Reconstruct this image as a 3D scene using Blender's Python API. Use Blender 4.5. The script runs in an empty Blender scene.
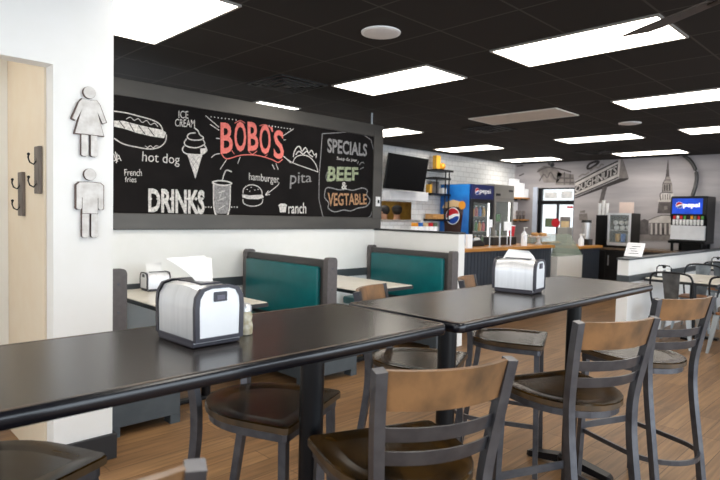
import bpy, bmesh, math, random
from mathutils import Vector, Matrix
random.seed(7)
R = math.radians
PI = math.pi
C = bpy.context.scene.collection
scene = bpy.context.scene

# ------------------------------------------------------------------ camera, world, light, exposure
cam_data = bpy.data.cameras.new('camera')
cam = bpy.data.objects.new('camera', cam_data)
C.objects.link(cam)
YAW, PITCH, ROLL = R(45.404), R(-2.642), R(1.3504)
F_ = Vector((math.cos(YAW)*math.cos(PITCH), math.sin(YAW)*math.cos(PITCH), math.sin(PITCH)))
R0 = Vector((math.sin(YAW), -math.cos(YAW), 0)); U0 = R0.cross(F_)
R_ = R0*math.cos(ROLL) + U0*math.sin(ROLL); U_ = R_.cross(F_)
cam.matrix_world = Matrix(((R_.x, U_.x, -F_.x, 0), (R_.y, U_.y, -F_.y, 0), (R_.z, U_.z, -F_.z, 1.46), (0, 0, 0, 1)))
cam_data.sensor_width = 36.0
cam_data.lens = 567.36*36/720
cam_data.clip_start = .02
cam_data.dof.use_dof = True
cam_data.dof.focus_distance = 2.6
cam_data.dof.aperture_fstop = 4.5
scene.camera = cam

world = bpy.data.worlds.new('daylight'); scene.world = world
world.use_nodes = True
bg = world.node_tree.nodes['Background']
bg.inputs['Color'].default_value = (.86, .93, 1, 1)
bg.inputs['Strength'].default_value = 1.7

def area(name, loc, rot, sx, sy, power, col):
    l = bpy.data.lights.new(name, 'AREA'); l.shape = 'RECTANGLE'; l.size = sx; l.size_y = sy
    l.energy = power; l.color = col
    o = bpy.data.objects.new(name, l); C.objects.link(o); o.location = loc; o.rotation_euler = rot
    return o
# daylight through the shop windows behind and to the right of the camera
area('window_daylight', (3.5, -3.8, 1.5), (R(90), 0, 0), 9, 2.2, 190, (.78, .90, 1))
area('window_daylight', (-3.4, .5, 1.5), (R(90), 0, R(-90)), 6, 2.2, 40, (.88, .94, 1))
PANEL = 9.0      # brightness of the fluorescent ceiling panels
scene.view_settings.view_transform = 'Standard'
scene.view_settings.look = 'None'
scene.view_settings.gamma = 1
scene.view_settings.use_curve_mapping = False
scene.view_settings.exposure = 0.1
scene.cycles.use_denoising = True
scene.cycles.max_bounces = 8
scene.cycles.sample_clamp_indirect = 6

# ------------------------------------------------------------------ materials
def lin(c):
    return tuple(((v/255)/12.92 if v/255 <= .04045 else ((v/255+.055)/1.055)**2.4) for v in c) + (1,)
MATS = {}
def mat(name, col, rough=.5, metal=0.0, col2=None, scale=(8, 8, 8), bump=0.0, bscale=60, emit=0.0, spec=.5, coat=0.0, contrast=(.35, .65)):
    m = bpy.data.materials.new(name); m.use_nodes = True
    nt = m.node_tree; b = nt.nodes['Principled BSDF']
    b.inputs['Roughness'].default_value = rough; b.inputs['Metallic'].default_value = metal
    b.inputs['Specular IOR Level'].default_value = spec
    b.inputs['Coat Weight'].default_value = coat; b.inputs['Coat Roughness'].default_value = .15
    c1 = lin(col); c2 = lin(col2) if col2 else tuple(v*.93 for v in c1[:3])+(1,)
    tc = nt.nodes.new('ShaderNodeTexCoord'); mp = nt.nodes.new('ShaderNodeMapping')
    mp.inputs['Scale'].default_value = scale
    nz = nt.nodes.new('ShaderNodeTexNoise'); nz.inputs['Scale'].default_value = 1; nz.inputs['Detail'].default_value = 5
    rp = nt.nodes.new('ShaderNodeValToRGB')
    rp.color_ramp.elements[0].color = c1; rp.color_ramp.elements[1].color = c2
    rp.color_ramp.elements[0].position, rp.color_ramp.elements[1].position = contrast
    L = nt.links.new
    L(tc.outputs['Object'], mp.inputs['Vector']); L(mp.outputs['Vector'], nz.inputs['Vector'])
    L(nz.outputs['Fac'], rp.inputs['Fac']); L(rp.outputs['Color'], b.inputs['Base Color'])
    if emit:
        b.inputs['Emission Color'].default_value = c1; b.inputs['Emission Strength'].default_value = emit
    if bump:
        n2 = nt.nodes.new('ShaderNodeTexNoise'); n2.inputs['Scale'].default_value = bscale; n2.inputs['Detail'].default_value = 3
        bp = nt.nodes.new('ShaderNodeBump'); bp.inputs['Strength'].default_value = bump; bp.inputs['Distance'].default_value = .01
        L(tc.outputs['Object'], n2.inputs['Vector']); L(n2.outputs['Fac'], bp.inputs['Height']); L(bp.outputs['Normal'], b.inputs['Normal'])
    MATS[name] = m
    return m

def brick_mat(name, c1, c2, cm, w, h, mortar, swap, rough, off=.5, shift=(0, 0, 0), grain=None, spec=.5, bump=.15):
    m = bpy.data.materials.new(name); m.use_nodes = True
    nt = m.node_tree; b = nt.nodes['Principled BSDF']; L = nt.links.new
    tc = nt.nodes.new('ShaderNodeTexCoord'); sp = nt.nodes.new('ShaderNodeSeparateXYZ'); cb = nt.nodes.new('ShaderNodeCombineXYZ')
    ad = nt.nodes.new('ShaderNodeVectorMath'); ad.operation = 'SUBTRACT'; ad.inputs[1].default_value = shift
    L(tc.outputs['Object'], ad.inputs[0]); L(ad.outputs[0], sp.inputs[0])
    L(sp.outputs[swap[0]], cb.inputs['X']); L(sp.outputs[swap[1]], cb.inputs['Y'])
    br = nt.nodes.new('ShaderNodeTexBrick'); br.offset = off
    for k, v in (('Scale', 1), ('Brick Width', w), ('Row Height', h), ('Mortar Size', mortar), ('Mortar Smooth', .1), ('Bias', 0)):
        br.inputs[k].default_value = v
    br.inputs['Color1'].default_value = lin(c1); br.inputs['Color2'].default_value = lin(c2); br.inputs['Mortar'].default_value = lin(cm)
    L(cb.outputs[0], br.inputs['Vector'])
    out = br.outputs['Color']
    if grain:
        mp = nt.nodes.new('ShaderNodeMapping'); mp.inputs['Scale'].default_value = grain[0]
        nz = nt.nodes.new('ShaderNodeTexNoise'); nz.inputs['Scale'].default_value = 1; nz.inputs['Detail'].default_value = 6; nz.inputs['Distortion'].default_value = .6
        rp = nt.nodes.new('ShaderNodeValToRGB'); rp.color_ramp.elements[0].position = .32; rp.color_ramp.elements[1].position = .7
        rp.color_ramp.elements[0].color = (grain[1],)*3+(1,); rp.color_ramp.elements[1].color = (grain[2],)*3+(1,)
        mx = nt.nodes.new('ShaderNodeMixRGB'); mx.blend_type = 'MULTIPLY'; mx.inputs['Fac'].default_value = 1
        L(tc.outputs['Object'], mp.inputs['Vector']); L(mp.outputs['Vector'], nz.inputs['Vector']); L(nz.outputs['Fac'], rp.inputs['Fac'])
        L(out, mx.inputs['Color1']); L(rp.outputs['Color'], mx.inputs['Color2']); out = mx.outputs['Color']
    L(out, b.inputs['Base Color'])
    b.inputs['Roughness'].default_value = rough; b.inputs['Specular IOR Level'].default_value = spec
    if bump:
        bp = nt.nodes.new('ShaderNodeBump'); bp.inputs['Strength'].default_value = bump; bp.inputs['Distance'].default_value = .004; bp.invert = True
        L(br.outputs['Fac'], bp.inputs['Height']); L(bp.outputs['Normal'], b.inputs['Normal'])
    MATS[name] = m
    return m

def glass_mat(name, col=(235, 245, 245), alpha=.18, rough=.05):
    m = mat(name, col, rough); m.node_tree.nodes['Principled BSDF'].inputs['Alpha'].default_value = alpha
    return m

brick_mat('floor_planks', (152, 116, 79), (127, 94, 62), (88, 63, 41), 1.2, .15, .0025, (0, 1), .42, .37, grain=((2.2, 34, 1), .62, 1.15), spec=.4, bump=.1)
brick_mat('ceiling_tiles', (44, 40, 38), (39, 36, 34), (70, 65, 62), .61, .61, .008, (0, 1), .85, 0, shift=(.125, .04, 0), spec=.2, bump=.0)
brick_mat('white_tile', (234, 234, 234), (228, 229, 230), (204, 204, 204), .21, .105, .007, (0, 2), .25)
mat('white_paint', (240, 240, 239), .6, col2=(238, 238, 236))
mat('cream_paint', (228, 214, 192), .6, col2=(226, 210, 186))
mat('pale_paint', (236, 234, 228), .6, col2=(234, 232, 226))
mat('black_trim', (38, 39, 42), .45)
mat('dark_trim', (68, 74, 78), .45)
mat('frame_metal', (74, 71, 68), .40, .5, col2=(92, 88, 83), scale=(1.2, 1.2, 5), contrast=(.3, .75))
mat('chalk_slate', (20, 18, 18), .8, col2=(28, 25, 25), scale=(3, 3, 3), spec=.12)
mat('chalk_white', (228, 224, 220), .9, col2=(180, 176, 174), scale=(60, 60, 60))
mat('chalk_grey', (160, 158, 158), .9, col2=(120, 118, 120), scale=(50, 50, 50))
mat('chalk_coral', (238, 134, 124), .9, col2=(222, 112, 102), scale=(40, 40, 40))
mat('chalk_green', (176, 186, 150), .9, col2=(120, 128, 108), scale=(50, 50, 50))
mat('chalk_tan', (196, 152, 112), .9, col2=(150, 112, 84), scale=(50, 50, 50))
mat('chalk_black', (34, 31, 31), .8)
mat('table_laminate', (37, 33, 31), .24, col2=(48, 42, 38), scale=(3, 9, 3), spec=.5)
mat('table_edge', (18, 19, 26), .22, .1, spec=.6)
mat('worn_edge', (104, 84, 66), .4, .2, col2=(52, 46, 42), scale=(9, 9, 9), contrast=(.4, .6))
mat('black_metal', (12, 13, 17), .34, .0, spec=.3)
mat('gunmetal', (104, 105, 110), .36, .75, col2=(86, 87, 93), scale=(14, 14, 14))
mat('stool_wood', (146, 107, 70), .40, col2=(86, 66, 47), scale=(9, 8, 6), contrast=(.38, .66), coat=.1)
mat('stool_seat', (66, 46, 18), .22, col2=(22, 16, 8), scale=(12, 4, 4), spec=.2)
mat('stool_seat_edge', (88, 67, 42), .4, col2=(64, 50, 33), scale=(20, 20, 4))
mat('teal_vinyl', (14, 104, 108), .32, col2=(12, 96, 100), bump=.03, bscale=14)
mat('booth_laminate', (66, 64, 64), .4, col2=(74, 71, 70), scale=(4, 4, 18))
mat('booth_post', (98, 93, 93), .45, col2=(90, 85, 86), scale=(30, 30, 30))
mat('booth_base', (76, 84, 90), .5, col2=(68, 76, 82))
mat('pale_laminate', (226, 220, 208), .3, col2=(220, 212, 198))
mat('steel', (222, 223, 226), .30, .55, col2=(210, 211, 214), scale=(3, 60, 3))
mat('white_steel', (236, 237, 240), .3, .1)
mat('dispenser_trim', (52, 50, 60), .35)
mat('dispenser_lock', (92, 88, 104), .4)
mat('paper', (246, 246, 246), .8)
mat('shaker_glass', (214, 208, 190), .15, col2=(170, 158, 128), scale=(50, 50, 50))
mat('rust', (112, 88, 78), .6, .3, col2=(84, 70, 66), scale=(30, 30, 30))
mat('white_wash', (222, 220, 218), .6, col2=(198, 194, 190), scale=(22, 22, 22))
mat('grey_wood', (116, 106, 98), .6, col2=(92, 84, 78), scale=(30, 30, 5))
mat('panel_frame', (226, 222, 214), .5)
mat('light_panel', (255, 248, 236), .5, emit=PANEL)
mat('unlit_panel', (206, 196, 186), .5)
mat('speaker_white', (224, 220, 220), .6)
mat('vent_black', (22, 21, 21), .6)
mat('fan_wood', (66, 58, 56), .5, col2=(54, 48, 46), scale=(3, 20, 3))
mat('fan_metal', (48, 44, 44), .35, .6)
mat('counter_wood', (206, 146, 70), .4, col2=(184, 122, 52), scale=(4, 22, 22))
mat('beadboard', (54, 62, 74), .5)
mat('granite', (126, 104, 82), .3, col2=(92, 76, 62), scale=(30, 30, 30))
mat('cabinet_black', (30, 28, 28), .3)
mat('cooler_black', (18, 19, 24), .3)
mat('cooler_steel', (178, 174, 168), .34, .6)
mat('cooler_inside', (226, 226, 222), .5)
mat('blue_a', (12, 92, 184), .3, col2=(44, 144, 226), scale=(1.5, 1.5, 1.5))
mat('blue_dark', (14, 30, 90), .3, emit=.15)
mat('red', (206, 30, 44), .4)
mat('logo_blue', (22, 74, 170), .4)
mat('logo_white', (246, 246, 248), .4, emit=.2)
mat('cola', (58, 28, 20), .15)
mat('foam', (226, 196, 150), .6)
mat('orange', (236, 158, 44), .5)
mat('green', (80, 150, 66), .5)
mat('yellow', (206, 154, 40), .5)
mat('blue_bright', (40, 120, 214), .4)
mat('screen_blue', (10, 72, 204), .3, col2=(4, 28, 116), scale=(3, 3, 3), emit=.55)
mat('cooler_lamp', (255, 255, 250), .5, emit=4)
mat('screen_white', (255, 255, 255), .3, emit=1.0)
mat('screen_red', (226, 30, 50), .3, emit=.8)
mat('tv_black', (8, 8, 9), .3, spec=.2)
mat('white_plastic', (238, 238, 238), .4)
mat('galvanised', (128, 136, 142), .4, .8, col2=(96, 102, 108), scale=(10, 10, 10))
mat('chair_black', (40, 42, 46), .4, .5)
mat('light_metal', (186, 194, 200), .35, .7)
mat('chair_wood', (150, 100, 62), .45)
glass_mat('clear_glass', (225, 235, 235), .14)
glass_mat('case_glass', (170, 184, 168), .45, .15)
mat('notice_pink', (230, 208, 198), .7)
mat('pastry', (176, 120, 64), .6, col2=(206, 160, 96), scale=(30, 30, 30))
mat('leaf_green', (106, 122, 96), .6)
mat('skin', (196, 146, 116), .6)
mat('cloth_black', (26, 26, 30), .9)
mat('hair', (24, 18, 16), .6)
mat('kitchen_dark', (206, 166, 78), .7, col2=(150, 112, 52), scale=(3, 3, 3))
mat('mural_wall', (192, 187, 189), .7, col2=(164, 159, 163), scale=(.5, .7, 5), contrast=(.3, .7))
mat('mural_dark', (84, 79, 80), .7, col2=(108, 102, 102), scale=(9, 9, 9))
mat('mural_mid', (124, 118, 117), .7, col2=(150, 143, 140), scale=(9, 9, 9))
mat('mural_pale', (216, 211, 208), .7, col2=(196, 190, 187), scale=(9, 9, 9))
mat('mural_ink', (62, 57, 58), .7)
mat('daylit_reveal', (206, 216, 234), .5)
mat('hose', (84, 84, 84), .4, .3, col2=(50, 50, 52), scale=(30, 30, 30))
mat('poster_pale', (240, 240, 240), .7, col2=(210, 214, 218), scale=(12, 12, 12))

# ------------------------------------------------------------------ mesh helpers
class MB:
    """collects shapes into one mesh"""
    def __init__(s): s.bm = bmesh.new(); s.mi = 0
    def _add(s, verts, faces):
        vs = [s.bm.verts.new(v) for v in verts]; out = []
        for f in faces:
            try:
                fc = s.bm.faces.new([vs[i] for i in f]); fc.material_index = s.mi; out.append(fc)
            except ValueError: pass
        return vs, out
    def box(s, x0, y0, z0, x1, y1, z1, bev=0, M=None):
        v = [(x, y, z) for x in (x0, x1) for y in (y0, y1) for z in (z0, z1)]
        if M: v = [M @ Vector(p) for p in v]
        vs, fs = s._add(v, [(0, 1, 3, 2), (4, 6, 7, 5), (0, 4, 5, 1), (2, 3, 7, 6), (0, 2, 6, 4), (1, 5, 7, 3)])
        if bev:
            ed = {e for f in fs for e in f.edges}
            r = bmesh.ops.bevel(s.bm, geom=list(ed), offset=bev, segments=2, affect='EDGES', profile=.5)
            for f in r['faces']: f.material_index = s.mi
        return s
    def prism(s, pts, axis, a, b, bev=0):
        """2-D outline extruded along an axis from a to b"""
        def P(u, v, w): return {'x': (w, u, v), 'y': (u, w, v), 'z': (u, v, w)}[axis]
        n = len(pts); v = [P(u, w, a) for u, w in pts] + [P(u, w, b) for u, w in pts]
        f = [tuple(range(n)), tuple(range(2*n-1, n-1, -1))] + [(i, i+n, (i+1) % n+n, (i+1) % n) for i in range(n)]
        vs, fs = s._add(v, f)
        if bev:
            ed = set(fs[0].edges) | set(fs[1].edges)
            bmesh.ops.bevel(s.bm, geom=list(ed), offset=bev, segments=2, affect='EDGES', profile=.5)
        return s
    def loft(s, rings, cap=True, closed=False):
        n = len(rings[0]); v = [p for r in rings for p in r]; f = []
        m = len(rings)
        for k in range(m if closed else m-1):
            k2 = (k+1) % m
            for i in range(n): f.append((k*n+i, k*n+(i+1) % n, k2*n+(i+1) % n, k2*n+i))
        if cap and not closed: f += [tuple(range(n-1, -1, -1)), tuple((m-1)*n+i for i in range(n))]
        s._add(v, f); return s
    def lathe(s, prof, c=(0, 0, 0), n=24, M=None):
        rings = []
        for r, z in prof:
            ring = [Vector((c[0]+r*math.cos(2*PI*i/n), c[1]+r*math.sin(2*PI*i/n), c[2]+z)) for i in range(n)]
            rings.append([M @ p for p in ring] if M else ring)
        return s.loft(rings)
    def cyl(s, p, q, r, n=16): return s.tube([p, q], r, n)
    def tube(s, path, r, n=10, closed=False):
        return s.bar(path, [(r*math.cos(2*PI*i/n), r*math.sin(2*PI*i/n)) for i in range(n)], closed)
    def bar(s, path, sec, closed=False, up=(0, 0, 1)):
        """section swept along a path; section u = sideways, v = towards up"""
        P = [Vector(p) for p in path]; rings = []; m = len(P)
        for k, p in enumerate(P):
            if closed: t = P[(k+1) % m]-P[k-1]
            else: t = P[min(k+1, m-1)]-P[max(k-1, 0)]
            t.normalize(); u = Vector(up)
            if abs(t.dot(u)) > .95: u = Vector((0, 1, 0))
            sd = t.cross(u).normalized(); vv = sd.cross(t).normalized()
            rings.append([p+sd*a+vv*b for a, b in sec])
        return s.loft(rings, closed=closed)
    def rect(s, path, w, h, closed=False, up=(0, 0, 1)):
        return s.bar(path, [(-w/2, -h/2), (w/2, -h/2), (w/2, h/2), (-w/2, h/2)], closed, up)
    def sphere(s, c, r, sx=1, sy=1, sz=1, n=12):
        prof = [(max(1e-4, r*math.sin(PI*i/n)), -r*math.cos(PI*i/n)) for i in range(n+1)]
        M = Matrix.Translation(c) @ Matrix.Diagonal((sx, sy, sz, 1))
        return s.lathe(prof, n=16, M=M)
    def poly(s, pts): s._add(pts, [tuple(range(len(pts)))]); return s
    def build(s, name, mats, parent=None, smooth=False, auto=True):
        bmesh.ops.recalc_face_normals(s.bm, faces=s.bm.faces)
        me = bpy.data.meshes.new(name); s.bm.to_mesh(me); s.bm.free()
        for m in (mats if isinstance(mats, (list, tuple)) else [mats]): me.materials.append(MATS[m])
        o = bpy.data.objects.new(name, me); C.objects.link(o)
        if parent: o.parent = parent
        if smooth:
            for p in me.polygons: p.use_smooth = True
            if auto:
                try:
                    me.set_sharp_from_angle(angle=R(38))
                except Exception: pass
        return o

def tag(o, label=None, cat=None, group=None, kind=None):
    for k, v in (('label', label), ('category', cat), ('group', group), ('kind', kind)):
        if v: o[k] = v
    return o
def thing(name, label, cat, loc=(0, 0, 0), rz=0, group=None):
    o = bpy.data.objects.new(name, None); C.objects.link(o); o.empty_display_size = .1
    o.location = loc; o.rotation_euler = (0, 0, rz)
    return tag(o, label, cat, group)
def struct(name, mb, m):
    return tag(mb.build(name, m), kind='structure')
def dup(root, loc, rz=0, label=None, group=None):
    r = root.copy(); C.objects.link(r); r.location = loc; r.rotation_euler = (0, 0, rz)
    if label: r['label'] = label
    if group: r['group'] = group
    for ch in list(root.children):
        c = ch.copy(); C.objects.link(c); c.parent = r
        for g in list(ch.children):
            d = g.copy(); C.objects.link(d); d.parent = c
    return r
def arc(cx, cy, r, a0, a1, n=8, ry=None):
    ry = r if ry is None else ry
    return [(cx+r*math.cos(R(a0+(a1-a0)*i/n)), cy+ry*math.sin(R(a0+(a1-a0)*i/n))) for i in range(n+1)]
def rrect(x0, y0, x1, y1, r, n=5):
    return arc(x1-r, y0+r, r, -90, 0, n)+arc(x1-r, y1-r, r, 0, 90, n)+arc(x0+r, y1-r, r, 90, 180, n)+arc(x0+r, y0+r, r, 180, 270, n)
def text_geo(body, bold=0.0):
    """vertices (in the unit box) and faces of a line of lettering"""
    cu = bpy.data.curves.new('lettering', 'FONT'); cu.body = body; cu.offset = bold; cu.resolution_u = 3
    o = bpy.data.objects.new('lettering', cu); C.objects.link(o)
    bpy.context.view_layer.update()
    me = bpy.data.meshes.new_from_object(o.evaluated_get(bpy.context.evaluated_depsgraph_get()))
    bpy.data.objects.remove(o); bpy.data.curves.remove(cu)
    vs = [v.co.copy() for v in me.vertices]; fs = [tuple(p.vertices) for p in me.polygons]
    bpy.data.meshes.remove(me)
    x0, x1 = min(v.x for v in vs), max(v.x for v in vs); y0, y1 = min(v.y for v in vs), max(v.y for v in vs)
    return [((v.x-x0)/(x1-x0), (v.y-y0)/(y1-y0)) for v in vs], fs
def text_on(mb, body, quad, place, bold=0.0):
    """lettering fitted to the four corners bl, br, tl, tr of a flat patch; place() maps 2-D to 3-D"""
    vs, fs = text_geo(body, bold); bl, br, tl, tr = quad; out = []
    for u, v in vs:
        out.append(place(*[(bl[i]*(1-u)+br[i]*u)*(1-v)+(tl[i]*(1-u)+tr[i]*u)*v for i in (0, 1)]))
    mb._add(out, fs)
def ribbon(mb, pts, w, place):
    """a chalk or brush stroke of width w"""
    P = [Vector(p) for p in pts]; n = len(P); a = []; b = []
    for i, p in enumerate(P):
        t = (P[min(i+1, n-1)]-P[max(i-1, 0)]); t = t.normalized() if t.length > 1e-6 else Vector((1, 0))
        s = Vector((-t.y, t.x))*w/2; a.append(p+s); b.append(p-s)
    v = [place(*p) for p in a]+[place(*p) for p in b]
    mb._add(v, [(i, i+1, n+i+1, n+i) for i in range(n-1)])
def smooth_pts(pts, n=4):
    if len(pts) < 3: return pts
    P = [Vector(p) for p in pts]; out = []
    for i in range(len(P)-1):
        p0, p1, p2, p3 = P[max(i-1, 0)], P[i], P[i+1], P[min(i+2, len(P)-1)]
        for k in range(n):
            t = k/n
            out.append(.5*((2*p1)+(p2-p0)*t+(2*p0-5*p1+4*p2-p3)*t*t+(3*p1-p0-3*p2+p3)*t**3))
    return [tuple(q) for q in out]+[tuple(P[-1])]

# ------------------------------------------------------------------ measured chalk drawings (x, z on the board) and mural print (y, z on the wall)
CHALK_STROKES = [('hot_dog_drawing', 'chalk_white', 0.01, [(1.919, 2.287), (2.023, 2.287), (2.142, 2.273), (2.253, 2.257), (2.329, 2.226), (2.358, 2.173)]), ('hot_dog_drawing', 'chalk_white', 0.01, [(1.92, 2.057), (2.001, 2.017), (2.12, 2.001), (2.243, 1.996), (2.331, 2.024), (2.382, 2.078), (2.392, 2.141)]), ('hot_dog_drawing', 'chalk_black', 0.008, [(1.965, 2.21), (2.012, 2.153)]), ('hot_dog_drawing', 'chalk_black', 0.008, [(2.047, 2.207), (2.095, 2.133)]), ('hot_dog_drawing', 'chalk_black', 0.008, [(2.131, 2.194), (2.192, 2.123)]), ('hot_dog_drawing', 'chalk_black', 0.008, [(2.217, 2.185), (2.279, 2.116)]), ('hot_dog_drawing', 'chalk_white', 0.006, [(2.023, 2.232), (2.059, 2.255), (2.094, 2.232), (2.13, 2.251), (2.167, 2.222), (2.204, 2.246), (2.241, 2.212), (2.279, 2.232), (2.312, 2.202)]), ('hot_dog_drawing', 'chalk_white', 0.006, [(2.193, 2.02), (2.218, 2.008), (2.242, 2.025), (2.268, 2.01), (2.293, 2.03), (2.318, 2.027)]), ('french_fries_drawing', 'chalk_white', 0.008, [(1.918, 1.925), (1.941, 1.865)]), ('french_fries_drawing', 'chalk_white', 0.008, [(1.932, 1.943), (1.951, 1.859)]), ('french_fries_drawing', 'chalk_white', 0.008, [(1.948, 1.928), (1.941, 1.846)]), ('french_fries_drawing', 'chalk_white', 0.008, [(1.96, 1.918), (1.983, 1.868)]), ('french_fries_drawing', 'chalk_white', 0.008, [(1.918, 1.863), (1.974, 1.895)]), ('ice_cream_drawing', 'chalk_grey', 0.004, [(2.616, 1.951), (2.701, 1.829)]), ('ice_cream_drawing', 'chalk_grey', 0.004, [(2.652, 1.964), (2.724, 1.882)]), ('ice_cream_drawing', 'chalk_grey', 0.004, [(2.723, 1.97), (2.645, 1.856)]), ('ice_cream_drawing', 'chalk_grey', 0.004, [(2.689, 1.967), (2.628, 1.906)]), ('ice_cream_drawing', 'chalk_white', 0.011, [(2.669, 2.236), (2.706, 2.215), (2.726, 2.179), (2.766, 2.155), (2.732, 2.13), (2.642, 2.121), (2.598, 2.141), (2.619, 2.177), (2.681, 2.191)]), ('ice_cream_drawing', 'chalk_white', 0.011, [(2.592, 2.126), (2.568, 2.085), (2.599, 2.055), (2.693, 2.052), (2.778, 2.094), (2.761, 2.134)]), ('ice_cream_drawing', 'chalk_white', 0.011, [(2.568, 2.06), (2.55, 2.015), (2.597, 1.984), (2.722, 1.985), (2.802, 2.034), (2.778, 2.081)]), ('drink_cup_drawing', 'chalk_white', 0.014, [(2.879, 1.715), (2.901, 1.427), (3.047, 1.427), (3.068, 1.714)]), ('drink_cup_drawing', 'chalk_white', 0.014, [(2.861, 1.735), (2.93, 1.752), (3.021, 1.752), (3.083, 1.734), (3.021, 1.712), (2.93, 1.712), (2.862, 1.73)]), ('drink_cup_drawing', 'chalk_white', 0.012, [(2.972, 1.747), (3.013, 1.856), (3.081, 1.85)]), ('drink_cup_drawing', 'chalk_white', 0.006, [(2.931, 1.633), (3.007, 1.657)]), ('drink_cup_drawing', 'chalk_white', 0.006, [(2.926, 1.553), (3.017, 1.596)]), ('drink_cup_drawing', 'chalk_white', 0.006, [(2.939, 1.473), (3.012, 1.515)]), ('drink_cup_drawing', 'chalk_white', 0.006, [(2.976, 1.661), (2.947, 1.58)]), ('bobos_lettering', 'chalk_coral', 0.01, [(2.965, 2.014), (3.028, 1.975), (3.188, 2.025), (3.369, 2.041), (3.558, 2.016), (3.647, 1.989), (3.711, 2.029)]), ('bobos_lettering', 'chalk_coral', 0.007, [(3.107, 2.337), (3.172, 2.371), (3.232, 2.353)]), ('bobos_lettering', 'chalk_coral', 0.007, [(3.405, 2.348), (3.475, 2.368), (3.537, 2.349)]), ('bobos_lettering', 'chalk_coral', 0.007, [(3.079, 2.063), (3.111, 2.029)]), ('bobos_lettering', 'chalk_coral', 0.007, [(3.277, 2.076), (3.323, 2.046), (3.38, 2.086)]), ('bobos_lettering', 'chalk_coral', 0.007, [(3.509, 2.059), (3.474, 2.032)]), ('chalk_rays', 'chalk_white', 0.008, [(2.784, 2.367), (2.932, 2.274)]), ('chalk_rays', 'chalk_white', 0.008, [(2.833, 2.291), (2.932, 2.245)]), ('chalk_rays', 'chalk_white', 0.008, [(2.9, 2.165), (2.942, 2.164)]), ('chalk_rays', 'chalk_white', 0.008, [(2.85, 1.971), (2.89, 2.004), (2.942, 2.019)]), ('chalk_rays', 'chalk_white', 0.008, [(3.02, 1.967), (2.95, 1.866)]), ('chalk_rays', 'chalk_white', 0.008, [(3.177, 2.007), (3.148, 1.936)]), ('chalk_rays', 'chalk_white', 0.008, [(3.572, 1.962), (3.604, 1.912)]), ('chalk_rays', 'chalk_white', 0.008, [(3.62, 1.977), (3.651, 1.912)]), ('chalk_rays', 'chalk_white', 0.008, [(3.715, 2.065), (3.823, 1.993)]), ('chalk_rays', 'chalk_white', 0.008, [(3.708, 2.279), (3.85, 2.371)]), ('chalk_rays', 'chalk_white', 0.008, [(3.716, 2.234), (3.746, 2.241)]), ('hamburger_drawing', 'chalk_white', 0.008, [(3.666, 1.78), (3.647, 1.743), (3.498, 1.637)]), ('hamburger_drawing', 'chalk_white', 0.008, [(3.531, 1.682), (3.494, 1.635), (3.551, 1.643)]), ('hamburger_drawing', 'chalk_white', 0.01, [(3.215, 1.64), (3.226, 1.688), (3.277, 1.725), (3.346, 1.732), (3.412, 1.711), (3.447, 1.668), (3.447, 1.64)]), ('hamburger_drawing', 'chalk_white', 0.01, [(3.216, 1.583), (3.228, 1.539), (3.301, 1.514), (3.391, 1.52), (3.449, 1.549), (3.46, 1.595)]), ('taco_drawing', 'chalk_white', 0.01, [(3.849, 2.006), (3.886, 2.064), (3.975, 2.097), (4.087, 2.082), (4.176, 2.006), (4.209, 1.926)]), ('taco_drawing', 'chalk_white', 0.008, [(3.729, 2.053), (3.849, 2.001), (4.017, 1.964), (4.213, 1.926)]), ('taco_drawing', 'chalk_white', 0.012, [(3.854, 2.062), (3.862, 2.115), (3.899, 2.173), (3.94, 2.185), (3.974, 2.138), (4.022, 2.185), (4.066, 2.131), (4.112, 2.161), (4.147, 2.113), (4.18, 2.131), (4.175, 2.079)]), ('taco_drawing', 'chalk_white', 0.012, [(3.885, 2.092), (3.932, 2.134), (3.988, 2.109), (4.039, 2.144), (4.086, 2.107), (4.134, 2.088)]), ('specials_border', 'chalk_grey', 0.01, [(4.263, 2.365), (5.058, 2.381), (5.09, 1.442), (4.295, 1.425), (4.263, 2.365)]), ('specials_lettering', 'chalk_grey', 0.012, [(4.329, 1.736), (4.381, 1.757), (4.544, 1.738), (4.655, 1.751), (4.77, 1.743), (4.925, 1.778), (5.014, 1.754), (5.008, 1.697), (5.068, 1.628), (5.005, 1.555), (4.855, 1.528), (4.739, 1.492), (4.626, 1.501), (4.479, 1.476), (4.377, 1.517), (4.383, 1.578), (4.317, 1.643), (4.329, 1.736)]), ('specials_lettering', 'chalk_grey', 0.008, [(4.869, 2.054), (4.907, 2.091), (4.955, 2.083)]), ('specials_lettering', 'chalk_grey', 0.008, [(4.878, 2.005), (4.941, 2.032)]), ('specials_lettering', 'chalk_grey', 0.008, [(4.837, 2.066), (4.851, 2.103)]), ('specials_lettering', 'chalk_grey', 0.008, [(4.351, 1.935), (4.332, 1.881), (4.354, 1.824)]), ('specials_lettering', 'chalk_grey', 0.008, [(4.652, 1.852), (4.728, 1.851)])]
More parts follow.
